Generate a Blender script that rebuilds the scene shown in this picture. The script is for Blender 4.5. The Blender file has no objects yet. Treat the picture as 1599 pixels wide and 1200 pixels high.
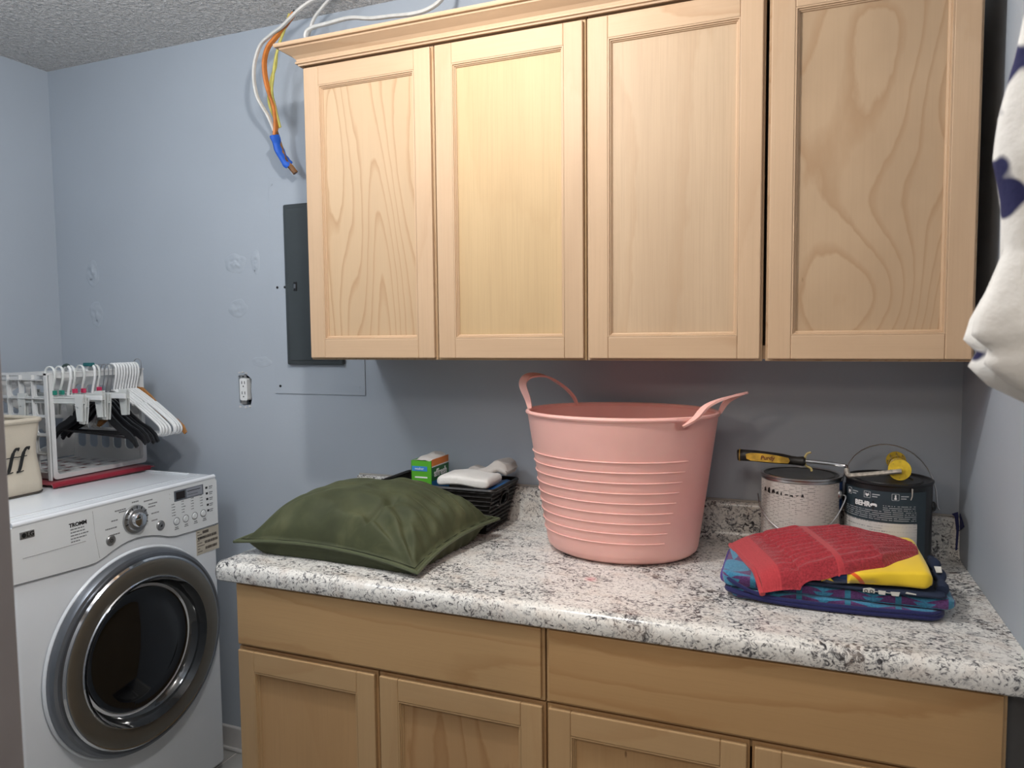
import bpy, bmesh, math, random
from mathutils import Vector, Matrix, noise
random.seed(7)
C = bpy.context.scene.collection
PI = math.pi
sc = bpy.context.scene

# ---------------------------------------------------------------- camera
cd = bpy.data.cameras.new('camera')
cam = bpy.data.objects.new('camera', cd); C.objects.link(cam)
cd.sensor_width = 36; cd.lens = 36 * 1131.5 / 1599
cd.clip_start = .02
YAW, PITCH, ROLL = .3766, .0672, -.0101
fw = Vector((-math.sin(YAW)*math.cos(PITCH), math.cos(YAW)*math.cos(PITCH), -math.sin(PITCH)))
rt = Vector((math.cos(YAW), math.sin(YAW), 0)); up = rt.cross(fw)
r2 = math.cos(ROLL)*rt + math.sin(ROLL)*up
u2 = -math.sin(ROLL)*rt + math.cos(ROLL)*up
M = Matrix((r2, u2, -fw)).transposed().to_4x4()
M.translation = Vector((1.2233, -1.9957, 1.4427))
cam.matrix_world = M
cd.dof.use_dof = True; cd.dof.focus_distance = 1.95; cd.dof.aperture_fstop = 9.0
sc.camera = cam

# ---------------------------------------------------------------- world, lights, exposure
w = bpy.data.worlds.new('world'); sc.world = w; w.use_nodes = True
w.node_tree.nodes['Background'].inputs[0].default_value = (.55, .6, .7, 1)
w.node_tree.nodes['Background'].inputs[1].default_value = .3
def lamp(kind, name, loc, power, col, size, target=None, size_y=None):
    l = bpy.data.lights.new(name, kind); l.energy = power; l.color = col
    if kind == 'POINT': l.shadow_soft_size = size
    if kind == 'AREA':
        l.size = size
        if size_y: l.shape = 'RECTANGLE'; l.size_y = size_y
    o = bpy.data.objects.new(name, l); C.objects.link(o); o.location = loc
    if target: o.rotation_euler = (Vector(target)-Vector(loc)).to_track_quat('-Z', 'Y').to_euler()
    return o
lamp('POINT', 'ceiling_lamp_light', (.55, -1.0, 2.28), 30, (1, .97, .94), .035)
lamp('POINT', 'added_fill_light', (-.38, -1.18, 2.18), 14, (.92, .96, 1), .10)  # no such lamp known; added to brighten the left wall and dryer
lamp('AREA', 'hall_lamp_light', (.0, -3.6, 2.2), 7, (1, .78, .60), .22, (1.0, 0, 1.2))
lamp('AREA', 'hall_fill_light', (1.1, -2.6, 2.40), 14, (1, .91, .82), .6, (1.2, -2.3, 0))  # unseen hall fill, set to brighten the tub and base cabinet fronts
sc.view_settings.view_transform = 'Standard'; sc.view_settings.look = 'None'
sc.view_settings.gamma = 1; sc.view_settings.use_curve_mapping = False
sc.view_settings.exposure = 0.0

# ---------------------------------------------------------------- helpers
def wloc(o):
    v = Vector((0, 0, 0))
    while o: v += Vector(o.location); o = o.parent
    return v
def obj(name, bm, mat, parent=None, smooth=False, **kw):
    if parent is not None:
        bmesh.ops.translate(bm, vec=-wloc(parent), verts=bm.verts)
    me = bpy.data.meshes.new(name); bm.normal_update(); bm.to_mesh(me); bm.free()
    for m in (mat if isinstance(mat, (list, tuple)) else [mat]): me.materials.append(m)
    if smooth:
        for p in me.polygons: p.use_smooth = True
        if smooth != 'full':
            try: me.set_sharp_from_angle(angle=math.radians(38))
            except Exception: pass
    o = bpy.data.objects.new(name, me); C.objects.link(o); o.parent = parent
    for k, v in kw.items(): o[k] = v
    return o
def thing(name, label, cat, loc=(0, 0, 0), group=None):
    o = bpy.data.objects.new(name, None); C.objects.link(o); o.location = loc
    o.empty_display_size = .05
    o['label'] = label; o['category'] = cat
    if group: o['group'] = group
    return o
def tag(o, label, cat, group=None):
    o['label'] = label; o['category'] = cat
    if group: o['group'] = group
    return o
def struct(name, bm, mat, smooth=False):
    o = obj(name, bm, mat, None, smooth); o['kind'] = 'structure'; return o
def box(bm, a, b, bev=0, seg=1):
    a, b = Vector(a), Vector(b)
    r = bmesh.ops.create_cube(bm, size=1)
    vs = r['verts']; d = b-a; c = (a+b)/2
    for v in vs: v.co = Vector((v.co.x*d.x, v.co.y*d.y, v.co.z*d.z))+c
    if bev:
        es = list({e for v in vs for e in v.link_edges})
        bmesh.ops.bevel(bm, geom=es, offset=bev, segments=seg, affect='EDGES', profile=.5)
def B(a, b, bev=0, seg=1):
    bm = bmesh.new(); box(bm, a, b, bev, seg); return bm
def catmull(P, n=8, closed=False):
    P = [Vector(p) for p in P]; out = []; N = len(P)
    rng = range(N if closed else N-1)
    for i in rng:
        if closed: p0, p1, p2, p3 = P[i-1], P[i], P[(i+1) % N], P[(i+2) % N]
        else: p0, p1, p2, p3 = P[max(i-1, 0)], P[i], P[i+1], P[min(i+2, N-1)]
        for k in range(n):
            t = k/n
            out.append(.5*((2*p1)+(p2-p0)*t+(2*p0-5*p1+4*p2-p3)*t*t+(3*p1-p0-3*p2+p3)*t**3))
    if not closed: out.append(P[-1])
    return out
def tube(bm, pts, r, seg=8, closed=False, flat=1.0, axis=None):
    """tube along pts; r number or per-point list; flat squashes one direction"""
    pts = [Vector(p) for p in pts]; n = len(pts); rings = []
    prev = None
    for i, p in enumerate(pts):
        if closed: t = pts[(i+1) % n]-pts[i-1]
        else: t = pts[min(i+1, n-1)]-pts[max(i-1, 0)]
        if t.length < 1e-9: t = Vector((0, 0, 1))
        t.normalize()
        if axis is not None: a = Vector(axis)
        else: a = prev if prev is not None else (Vector((0, 0, 1)) if abs(t.z) < .9 else Vector((1, 0, 0)))
        s = t.cross(a)
        if s.length < 1e-6: s = t.orthogonal()
        s.normalize(); q = s.cross(t).normalized(); prev = q
        rr = r[i] if isinstance(r, (list, tuple)) else r
        rings.append([bm.verts.new(p+s*math.cos(2*PI*k/seg)*rr+q*math.sin(2*PI*k/seg)*rr*flat) for k in range(seg)])
    m = n if closed else n-1
    for i in range(m):
        A, D = rings[i], rings[(i+1) % n]
        for k in range(seg):
            bm.faces.new((A[k], A[(k+1) % seg], D[(k+1) % seg], D[k]))
    if not closed:
        bm.faces.new(rings[0][::-1]); bm.faces.new(rings[-1])
def T(pts, r, seg=8, closed=False, **k):
    bm = bmesh.new(); tube(bm, pts, r, seg, closed, **k); return bm
def lathe(bm, prof, c, axis='z', seg=48, sx=1, sy=1, a0=0, a1=2*PI, uv=False):
    """prof: list of (radius, height); revolve about axis through c"""
    c = Vector(c); full = abs(a1-a0-2*PI) < 1e-6
    n = seg if full else seg+1; rings = []
    for (r, h) in prof:
        ring = []
        for k in range(n):
            a = a0+(a1-a0)*k/seg; x, y = math.cos(a)*r*sx, math.sin(a)*r*sy
            p = Vector((x, y, h)) if axis == 'z' else (Vector((h, x, y)) if axis == 'x' else Vector((x, h, y)))
            ring.append(bm.verts.new(c+p))
        rings.append(ring)
    ul = bm.loops.layers.uv.verify() if uv else None
    L = [0]
    for i in range(1, len(prof)): L.append(L[-1]+math.dist(prof[i], prof[i-1]))
    for i in range(len(rings)-1):
        for k in range(seg):
            k2 = (k+1) % n
            vs = (rings[i][k], rings[i][k2], rings[i+1][k2], rings[i+1][k])
            if len({v.co.to_tuple(7) for v in vs}) < 3: continue
            try: f = bm.faces.new(vs)
            except ValueError: continue
            if uv:
                for lp, (kk, ii) in zip(f.loops, ((k, i), (k+1, i), (k+1, i+1), (k, i+1))):
                    lp[ul].uv = ((a0+(a1-a0)*kk/seg)*prof[0][0], L[ii])
    bmesh.ops.remove_doubles(bm, verts=bm.verts, dist=1e-6)
def LA(prof, c, axis='z', seg=48, **k):
    bm = bmesh.new(); lathe(bm, prof, c, axis, seg, **k)
    bmesh.ops.recalc_face_normals(bm, faces=bm.faces); return bm
def prism(bm, pts, vec):
    vec = Vector(vec)
    a = [bm.verts.new(p) for p in pts]; b = [bm.verts.new(Vector(p)+vec) for p in pts]
    bm.faces.new(a); bm.faces.new(b[::-1]); n = len(a)
    for i in range(n): bm.faces.new((a[i], b[i], b[(i+1) % n], a[(i+1) % n]))
    bmesh.ops.recalc_face_normals(bm, faces=bm.faces)
def PR(pts, vec):
    bm = bmesh.new(); prism(bm, pts, vec); return bm
def plate(outer, holes, fn, th):
    """outer / holes: 2D loops; fn maps (u,v,t)->3D, t in 0..th"""
    bm = bmesh.new(); es = []; loops = []
    for lp in [outer]+holes:
        vs = [bm.verts.new((p[0], p[1], 0)) for p in lp]; loops.append(vs)
        for i in range(len(vs)): es.append(bm.edges.new((vs[i], vs[(i+1) % len(vs)])))
    bmesh.ops.triangle_fill(bm, use_beauty=True, use_dissolve=False, edges=es, normal=(0, 0, 1))
    top = {}
    fs = list(bm.faces)
    for v in list(bm.verts): top[v] = bm.verts.new((v.co.x, v.co.y, th))
    for f in fs: bm.faces.new([top[v] for v in reversed(f.verts)])
    for vs in loops:
        for i in range(len(vs)):
            a, b = vs[i], vs[(i+1) % len(vs)]
            bm.faces.new((a, b, top[b], top[a]))
    for v in bm.verts: v.co = Vector(fn(v.co.x, v.co.y, v.co.z))
    bmesh.ops.recalc_face_normals(bm, faces=bm.faces)
    return bm
def rrect(x0, y0, x1, y1, r, n=4):
    out = []
    for cx, cy, a in ((x1-r, y1-r, 0), (x0+r, y1-r, PI/2), (x0+r, y0+r, PI), (x1-r, y0+r, 1.5*PI)):
        for k in range(n+1):
            t = a+PI/2*k/n; out.append((cx+r*math.cos(t), cy+r*math.sin(t)))
    return out
def slab(nx, ny, top, thick, cloth_edge=.5, uvfn=None):
    """soft slab: top(s,t)->Vector, thick(s,t); s,t in 0..1, bottom lies below the top; rounded edges"""
    bm = bmesh.new(); ul = bm.loops.layers.uv.verify()
    G = []; H = []
    for i in range(nx+1):
        G.append([]); H.append([])
        for j in range(ny+1):
            s, t = i/nx, j/ny; p = Vector(top(s, t)); h = thick(s, t)
            e = min(s, 1-s, t, 1-t); k = min(1, e/.05)
            edge = h*(1-math.sqrt(max(0, 1-(1-k)**2)))*.5
            G[i].append(bm.verts.new(p-Vector((0, 0, edge))))
            H[i].append(bm.verts.new(p-Vector((0, 0, h-edge))))
    def F(vs, uvs):
        f = bm.faces.new(vs)
        for l, q in zip(f.loops, uvs): l[ul].uv = q
    for i in range(nx):
        for j in range(ny):
            q = [(i/nx, j/ny), ((i+1)/nx, j/ny), ((i+1)/nx, (j+1)/ny), (i/nx, (j+1)/ny)]
            F((G[i][j], G[i+1][j], G[i+1][j+1], G[i][j+1]), q)
            F((H[i][j], H[i][j+1], H[i+1][j+1], H[i+1][j]), [q[0], q[3], q[2], q[1]])
    for i in range(nx):
        F((G[i][0], H[i][0], H[i+1][0], G[i+1][0]), [(i/nx, 0), (i/nx, -.05), ((i+1)/nx, -.05), ((i+1)/nx, 0)])
        F((G[i][ny], G[i+1][ny], H[i+1][ny], H[i][ny]), [(i/nx, 1)]*4)
    for j in range(ny):
        F((G[0][j], G[0][j+1], H[0][j+1], H[0][j]), [(0, j/ny)]*4)
        F((G[nx][j], H[nx][j], H[nx][j+1], G[nx][j+1]), [(1, j/ny)]*4)
    return bm
def fold(x0, x1, y0, y1, z0, z1, amp=.003, sq=.22, seed=0, nx=60, nv=64, endr=.012, skew=0):
    """folded cloth: rounded bar along x with wrapped uv (u = x, v = arc length from back bottom over the front)"""
    bm = bmesh.new(); ul = bm.loops.layers.uv.verify()
    yc, zc, hy, hz = (y0+y1)/2, (z0+z1)/2, (y1-y0)/2, (z1-z0)/2
    R = []; sg = lambda v: (1 if v >= 0 else -1)
    for i in range(nx+1):
        s = -math.cos(PI*i/nx); x = (x0+x1)/2+(x1-x0)/2*s
        d = min(x-x0, x1-x)/endr
        k = 1 if d >= 1 else math.sqrt(max(0, 1-(1-d)**2))*.96+.04
        ring = []
        for j in range(nv):
            a = 2*PI*j/nv
            cy, cz = math.cos(a), math.sin(a)
            yy = sg(cy)*abs(cy)**sq; zz = sg(cz)*abs(cz)**sq
            m = max(abs(yy), abs(zz))
            y = yc-yy*(hy-endr*(1-k)); z = zc+zz*hz*(k if hz < .04 else 1-(1-k)*endr/hz)
            nz = noise.noise(Vector((x*9+seed, y*14, z*20)))*amp + noise.noise(Vector((x*30+seed, y*30, z*10)))*amp*.4
            v = Vector((x, y, z))
            if z > z0+.003: v += Vector((0, -nz*1.2 if yy > .5 else 0, nz if cz > 0 else 0))
            v.y += skew*(x-x0)
            ring.append(bm.verts.new(v))
        R.append(ring)
    per = 2*(y1-y0)+2*(z1-z0)
    for i in range(nx):
        for j in range(nv):
            f = bm.faces.new((R[i][j], R[i+1][j], R[i+1][(j+1) % nv], R[i][(j+1) % nv]))
            for l, (ii, jj) in zip(f.loops, ((i, j), (i+1, j), (i+1, j+1), (i, j+1))):
                l[ul].uv = (R[ii][0].co.x, jj/nv*per)
    bm.faces.new(R[0]); bm.faces.new(R[-1][::-1])
    bmesh.ops.recalc_face_normals(bm, faces=bm.faces)
    return bm
def text_bm(s, size, loc, face='-y', ext=.0004, shear=0, bold=0, rot=0, align='CENTER', xs=1):
    cu = bpy.data.curves.new('t', 'FONT'); cu.body = s; cu.size = size; cu.extrude = ext
    cu.align_x = align; cu.align_y = 'CENTER'; cu.shear = shear; cu.offset = bold; cu.resolution_u = 3
    o = bpy.data.objects.new('t', cu); C.objects.link(o)
    bpy.context.view_layer.update()
    dg = bpy.context.evaluated_depsgraph_get()
    me = bpy.data.meshes.new_from_object(o.evaluated_get(dg))
    bm = bmesh.new(); bm.from_mesh(me)
    bpy.data.objects.remove(o); bpy.data.curves.remove(cu); bpy.data.meshes.remove(me)
    if isinstance(face, str):
        face = {'-y': Matrix(((1, 0, 0), (0, 0, -1), (0, 1, 0))), 'x': Matrix(((0, 0, 1), (1, 0, 0), (0, 1, 0)))}[face]
    R = Matrix.Rotation(rot, 3, 'Z')
    for v in bm.verts: v.co = face @ (R @ Vector((v.co.x*xs, v.co.y, v.co.z)))+Vector(loc)
    return bm

# ---------------------------------------------------------------- materials
def mat(name):
    m = bpy.data.materials.new(name); m.use_nodes = True
    nt = m.node_tree; b = nt.nodes['Principled BSDF']; return m, nt, b
def nd(nt, t, **k):
    n = nt.nodes.new(t)
    for a, v in k.items():
        if hasattr(n, a): setattr(n, a, v)
        else: n.inputs[a.replace('_', ' ')].default_value = v
    return n
def ramp(nt, src, stops, interp='LINEAR'):
    r = nt.nodes.new('ShaderNodeValToRGB'); r.color_ramp.interpolation = interp
    e = r.color_ramp.elements
    while len(e) < len(stops): e.new(.5)
    for x, (p, c) in zip(e, stops):
        x.position = p; x.color = (*c, 1) if len(c) == 3 else c
    nt.links.new(src, r.inputs[0]); return r.outputs[0]
def g(v): return (v, v, v)
def mixc(nt, f, a, b, blend='MIX'):
    m = nt.nodes.new('ShaderNodeMix'); m.data_type = 'RGBA'; m.blend_type = blend
    for k, v in ((0, f), (6, a), (7, b)):
        if hasattr(v, 'links'): nt.links.new(v, m.inputs[k])
        else: m.inputs[k].default_value = v if k == 0 else ((*v, 1) if len(v) == 3 else v)
    return m.outputs[2]
def mth(nt, op, a, b=None, c=None):
    m = nt.nodes.new('ShaderNodeMath'); m.operation = op
    for k, v in enumerate((a, b, c)):
        if v is None: continue
        if hasattr(v, 'links'): nt.links.new(v, m.inputs[k])
        else: m.inputs[k].default_value = v
    return m.outputs[0]
def coords(nt, kind='Object', scale=(1, 1, 1), loc=(0, 0, 0), rot=(0, 0, 0)):
    t = nt.nodes.new('ShaderNodeTexCoord'); mp = nt.nodes.new('ShaderNodeMapping')
    mp.inputs['Scale'].default_value = scale; mp.inputs['Location'].default_value = loc
    mp.inputs['Rotation'].default_value = rot
    nt.links.new(t.outputs[kind], mp.inputs[0]); return mp.outputs[0]
def nz(nt, v, scale, detail=2, rough=.5, dist=0):
    n = nt.nodes.new('ShaderNodeTexNoise'); nt.links.new(v, n.inputs['Vector'])
    n.inputs['Scale'].default_value = scale; n.inputs['Detail'].default_value = detail
    n.inputs['Roughness'].default_value = rough; n.inputs['Distortion'].default_value = dist
    return n.outputs['Fac']
def bump(nt, b, h, strength=.3, dist=.002):
    n = nt.nodes.new('ShaderNodeBump'); n.inputs['Strength'].default_value = strength
    n.inputs['Distance'].default_value = dist
    nt.links.new(h, n.inputs['Height']); nt.links.new(n.outputs[0], b.inputs['Normal'])
def plain(name, col, rough=.5, metal=0, nscale=0, namp=.08, bmp=0, bscale=200, trans=0, coat=0, alpha=1, sub=0, ior=None, sheen=0):
    m, nt, b = mat(name)
    b.inputs['Roughness'].default_value = rough; b.inputs['Metallic'].default_value = metal
    v = coords(nt)
    n = nz(nt, v, nscale or 12, 3)
    lo = tuple(c*(1-namp) for c in col); hi = tuple(min(1, c*(1+namp)) for c in col)
    nt.links.new(ramp(nt, n, [(.3, lo), (.7, hi)]), b.inputs['Base Color'])
    if bmp: bump(nt, b, nz(nt, v, bscale, 2), bmp, .001)
    b.inputs['Transmission Weight'].default_value = trans
    b.inputs['Coat Weight'].default_value = coat
    b.inputs['Subsurface Weight'].default_value = sub
    if sub: b.inputs['Subsurface Scale'].default_value = .01
    if ior: b.inputs['IOR'].default_value = ior
    if sheen: b.inputs['Sheen Weight'].default_value = sheen; b.inputs['Sheen Roughness'].default_value = .4
    return m
def wood(name, axis='z', seed=0, base=(.66, .46, .275), lines=.5, freq=7, nsc=3.0, stretch=.22, swirl=0, fine=.5):
    m, nt, b = mat(name)
    s = {'z': (1, 1, stretch), 'x': (stretch, 1, 1)}[axis]
    f = {'z': (1, 1, .02), 'x': (.02, 1, 1)}[axis]
    v = coords(nt, scale=s, loc=(seed*3.17, seed*1.3, seed*2.1))
    n = nz(nt, v, nsc, 1.2, .4, swirl)
    jit = nz(nt, coords(nt, scale={'z': (1, 1, .3), 'x': (.3, 1, 1)}[axis], loc=(seed, 0, 0)), 45, 3)
    n = mth(nt, 'ADD', n, mth(nt, 'MULTIPLY', mth(nt, 'SUBTRACT', jit, .5), .30/freq))
    fr = mth(nt, 'FRACT', mth(nt, 'MULTIPLY', n, freq))
    line = ramp(nt, fr, [(0, g(.0)), (.70, g(.10)), (.93, g(1)), (1, g(0))])
    vf = coords(nt, scale=f, loc=(seed, seed*2, seed))
    fn = nz(nt, vf, 260, 3, .6)
    n2 = nz(nt, coords(nt, scale=s, loc=(seed*7, 0, seed)), 7, 3)
    dark = tuple(c*k for c, k in zip(base, (.78, .68, .58)))
    light = tuple(min(1, c*k) for c, k in zip(base, (1.08, 1.1, 1.12)))
    c1 = ramp(nt, n2, [(.3, tuple(c*.93 for c in base)), (.7, light)])
    c2 = mixc(nt, mth(nt, 'MULTIPLY', line, lines), c1, dark)
    c3 = mixc(nt, mth(nt, 'MULTIPLY', ramp(nt, fn, [(.45, g(0)), (.75, g(1))]), fine*.5), c2, tuple(c*.82 for c in base))
    # small pin knots
    vk = coords(nt, scale={'z': (1, 1, .35), 'x': (.35, 1, 1)}[axis], loc=(seed, seed, 0))
    vo = nt.nodes.new('ShaderNodeTexVoronoi'); vo.inputs['Scale'].default_value = 9; nt.links.new(vk, vo.inputs['Vector'])
    kn = ramp(nt, vo.outputs['Distance'], [(0.018, g(.7)), (.03, g(0))])
    c4 = mixc(nt, kn, c3, (.16, .08, .035))
    nt.links.new(c4, b.inputs['Base Color'])
    b.inputs['Roughness'].default_value = .52; b.inputs['Specular IOR Level'].default_value = .3
    bump(nt, b, fn, .05, .0006)
    return m
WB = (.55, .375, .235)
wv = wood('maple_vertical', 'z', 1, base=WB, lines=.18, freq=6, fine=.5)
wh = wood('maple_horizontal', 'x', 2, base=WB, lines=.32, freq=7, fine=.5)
wvb = wood('maple_base_vertical', 'z', 31, base=(.50, .325, .165), lines=.18, freq=6, fine=.5)  # base cabinet, door and drawer maple: same wood, dimmer light put into its colour
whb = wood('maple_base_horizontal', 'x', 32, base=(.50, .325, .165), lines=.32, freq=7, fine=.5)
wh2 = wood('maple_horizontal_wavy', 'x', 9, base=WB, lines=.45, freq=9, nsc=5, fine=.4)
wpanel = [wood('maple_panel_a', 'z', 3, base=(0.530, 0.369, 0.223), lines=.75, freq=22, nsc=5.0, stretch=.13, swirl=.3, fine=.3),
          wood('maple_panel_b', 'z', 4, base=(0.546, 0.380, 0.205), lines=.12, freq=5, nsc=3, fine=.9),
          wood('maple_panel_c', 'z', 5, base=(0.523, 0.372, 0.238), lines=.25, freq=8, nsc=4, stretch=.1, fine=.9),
          wood('maple_panel_d', 'z', 6, base=(0.468, 0.323, 0.198), lines=.65, freq=36, nsc=2.2, stretch=.6, swirl=.3, fine=.4)]  # browner panel, its colour also darkened for the lamp's falloff
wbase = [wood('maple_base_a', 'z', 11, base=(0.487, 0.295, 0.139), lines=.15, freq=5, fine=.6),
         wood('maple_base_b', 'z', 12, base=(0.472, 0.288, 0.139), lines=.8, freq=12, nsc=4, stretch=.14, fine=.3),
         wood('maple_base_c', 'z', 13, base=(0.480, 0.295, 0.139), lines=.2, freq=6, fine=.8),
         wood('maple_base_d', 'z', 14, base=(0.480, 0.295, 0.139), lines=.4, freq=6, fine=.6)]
wdraw = [wood('maple_drawer_a', 'x', 21, base=(0.487, 0.306, 0.145), lines=.5, freq=14, nsc=4, stretch=.1, fine=.5),
         wood('maple_drawer_b', 'x', 22, base=(0.487, 0.299, 0.137), lines=.6, freq=12, nsc=3.4, stretch=.16, swirl=.2, fine=.5)]
dark_gap = plain('dark_gap', (.02, .015, .012), .8)

def wallmat(name, col):
    m, nt, b = mat(name); v = coords(nt)
    n = nz(nt, v, 1.8, 3)
    nt.links.new(ramp(nt, n, [(.3, tuple(c*.965 for c in col)), (.7, tuple(c*1.03 for c in col))]), b.inputs['Base Color'])
    b.inputs['Roughness'].default_value = .55
    bump(nt, b, mth(nt, 'ADD', nz(nt, v, 90, 3), mth(nt, 'MULTIPLY', nz(nt, v, 14, 2), 1.5)), .12, .002)
    return m
paint = wallmat('blue_grey_wall_paint', (.425, .472, .53))
paint_hall = wallmat('hall_wall_paint', (.5, .48, .46))
trimw = plain('white_trim_paint', (.62, .61, .60), .35)
trim_shaded = plain('shaded_door_frame_paint', (.26, .245, .25), .4)  # white trim with the shade of the unlit jamb put into its colour
def popcorn():
    m, nt, b = mat('popcorn_ceiling'); v = coords(nt)
    n1 = nz(nt, v, 62, 3, .6, .4)
    vo = nt.nodes.new('ShaderNodeTexVoronoi'); vo.inputs['Scale'].default_value = 120; nt.links.new(v, vo.inputs['Vector'])
    h = mth(nt, 'ADD', ramp(nt, n1, [(.35, g(0)), (.65, g(1))]), mth(nt, 'MULTIPLY', vo.outputs['Distance'], -.6))
    nt.links.new(ramp(nt, n1, [(.3, (.72, .69, .66)), (.7, (.88, .85, .82))]), b.inputs['Base Color'])
    b.inputs['Roughness'].default_value = .9
    bump(nt, b, h, 1.0, .011)
    return m
ceilm = popcorn()
def granite():
    m, nt, b = mat('speckled_laminate'); v = coords(nt, scale=(1, 1.15, 1), loc=(3, 1, 0))
    dens = nz(nt, v, 9, 2)
    n1 = nz(nt, v, 70, 6, .66, 1.6)
    n1s = mth(nt, 'ADD', n1, mth(nt, 'MULTIPLY', mth(nt, 'SUBTRACT', dens, .5), .34))
    c = ramp(nt, n1s, [(.30, (.03, .03, .035)), (.375, (.10, .10, .105)), (.41, (.33, .33, .33)), (.46, (.70, .69, .655)), (.60, (.86, .85, .81)), (.8, (.78, .75, .69))])
    beige = ramp(nt, nz(nt, v, 20, 3), [(.50, g(0)), (.68, g(.55))])
    c = mixc(nt, beige, c, mixc(nt, .5, c, (.62, .50, .41)))
    n2 = nz(nt, v, 150, 3, .6, .8)
    c = mixc(nt, ramp(nt, n2, [(.34, g(.85)), (.42, g(0))]), c, (.05, .05, .055))
    n3 = nz(nt, coords(nt, scale=(1, 1, 1), loc=(9, 4, 0)), 34, 3, .6, 1)
    c = mixc(nt, ramp(nt, n3, [(.31, g(.5)), (.40, g(0))]), c, (.17, .18, .20))
    # pink smear left on the top
    vp = nt.nodes.new('ShaderNodeVectorMath'); vp.operation = 'DISTANCE'
    nt.links.new(coords(nt), vp.inputs[0]); vp.inputs[1].default_value = (.80+.1023, -.46, .044)
    pk = mth(nt, 'MULTIPLY', ramp(nt, mth(nt, 'ADD', vp.outputs['Value'], mth(nt, 'MULTIPLY', nz(nt, v, 40, 2), .03)), [(.022, g(1)), (.034, g(0))]), .5)
    c = mixc(nt, pk, c, (.75, .22, .25))
    nt.links.new(c, b.inputs['Base Color'])
    b.inputs['Roughness'].default_value = .24
    bump(nt, b, nz(nt, v, 300, 2), .04, .0005)
    return m
gran = granite()
def tilem():
    m, nt, b = mat('floor_tile'); v = coords(nt)
    nt.links.new(ramp(nt, nz(nt, v, 6, 4), [(.3, (.33, .33, .32)), (.7, (.42, .42, .40))]), b.inputs['Base Color'])
    b.inputs['Roughness'].default_value = .3; return m
tile = tilem(); grout = plain('grout', (.72, .70, .66), .8)
white_en = plain('white_enamel', (.84, .88, .92), .22, namp=.01, coat=.3)
white_panel = plain('white_panel_plastic', (.85, .88, .89), .35, namp=.01)
white_pl = plain('white_plastic', (.82, .83, .83), .35, namp=.02)
crate_pl = plain('white_crate_plastic', (.66, .665, .66), .45, namp=.03)
clear_pl = plain('frosted_clear_plastic', (.86, .88, .86), .25, namp=.03, trans=.35, ior=1.3)
black_pl = plain('black_plastic', (.012, .012, .014), .35)
black_matte = plain('black_ink', (.01, .01, .01), .6)
grey_ink = plain('grey_ink', (.22, .23, .24), .6)
steel = plain('steel', (.62, .62, .62), .28, 1, namp=.05)
wire_m = plain('wire_metal', (.45, .45, .46), .35, 1)
chrome = plain('chrome', (.75, .76, .78), .10, 1, namp=.02)
dark_chrome = plain('tinted_metal_ring', (.27, .245, .205), .30, .75, namp=.04)
grey_ring = plain('grey_bezel', (.22, .235, .26), .3, .7)
glass_d = plain('smoked_door_glass', (.006, .006, .007), .06, 0, coat=1)
glass_e = plain('door_glass_edge', (.03, .033, .036), .10, .2, coat=1)
silver = plain('silver_plastic', (.42, .42, .42), .3, .8)
canvas = plain('beige_canvas', (.60, .54, .44), .9, bmp=.5, bscale=500, namp=.05)
redcloth = plain('dark_red_cloth', (.28, .012, .03), .85, bmp=.3, bscale=400, sheen=.3)
pinkp = plain('coral_pink_plastic', (.90, .50, .44), .38, namp=.03, sub=.12)
greenv_col = (.062, .078, .030)
def velvet():
    m, nt, b = mat('green_velvet'); v = coords(nt)
    n = nz(nt, v, 9, 4, .6, .6)
    nt.links.new(ramp(nt, n, [(.3, (.033, .040, .016)), (.55, (.053, .062, .025)), (.75, (.095, .102, .046))]), b.inputs['Base Color'])
    b.inputs['Roughness'].default_value = .75
    b.inputs['Sheen Weight'].default_value = .35; b.inputs['Sheen Roughness'].default_value = .35
    b.inputs['Sheen Tint'].default_value = (.45, .5, .3, 1)
    bump(nt, b, nz(nt, v, 700, 2), .2, .0006)
    return m
velv = velvet()
velv2 = plain('green_piping', (.075, .09, .042), .8, bmp=.3, bscale=500, sheen=.3)

# ================================================================= SETTING
XL, XR, ZC, ZF = -1.4617, 1.589, 2.4654, -.05
YF = -1.5
CT = .8974
# outlet hole in the back wall
hole = [(-.592, 1.312), (-.590, 1.216), (-.573, 1.208), (-.541, 1.211), (-.535, 1.232), (-.538, 1.262), (-.534, 1.30), (-.545, 1.309), (-.560, 1.318), (-.575, 1.313)]
struct('wall_back', plate([(XL-.1, ZF), (XR+.1, ZF), (XR+.1, ZC), (XL-.1, ZC)], [hole], lambda u, v, t: (u, t, v), .06), paint)
struct('wall_left', B((XL-.1, YF-.12, ZF), (XL, 0, ZC)), paint)
struct('wall_right', B((XR, YF-.12, ZF), (XR+.1, 0, ZC)), paint)
bm = bmesh.new()
JX0, JX1 = .469, 1.46
box(bm, (XL-.1, YF-.12, ZF), (JX0-.02, YF, ZC)); box(bm, (JX1+.02, YF-.12, ZF), (XR+.1, YF, ZC)); box(bm, (JX0-.02, YF-.12, 2.07), (JX1+.02, YF, ZC))
struct('wall_front', bm, paint)
bm = bmesh.new()
box(bm, (JX0-.02, YF-.125, ZF), (JX0, YF, 2.05), .002); box(bm, (JX1, YF-.125, ZF), (JX1+.02, YF, 2.05), .002)
box(bm, (JX0-.02, YF-.125, 2.05), (JX1+.02, YF, 2.07), .002)
box(bm, (JX0-.08, YF-.142, ZF), (JX0-.006, YF-.125, 2.12), .004); box(bm, (JX1+.006, YF-.142, ZF), (JX1+.08, YF-.125, 2.12), .004)
struct('trim_1', bm, trim_shaded)
struct('ceiling', B((XL-.1, -4.3, ZC), (2.6, .06, ZC+.08)), ceilm)
bm = bmesh.new()
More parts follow.
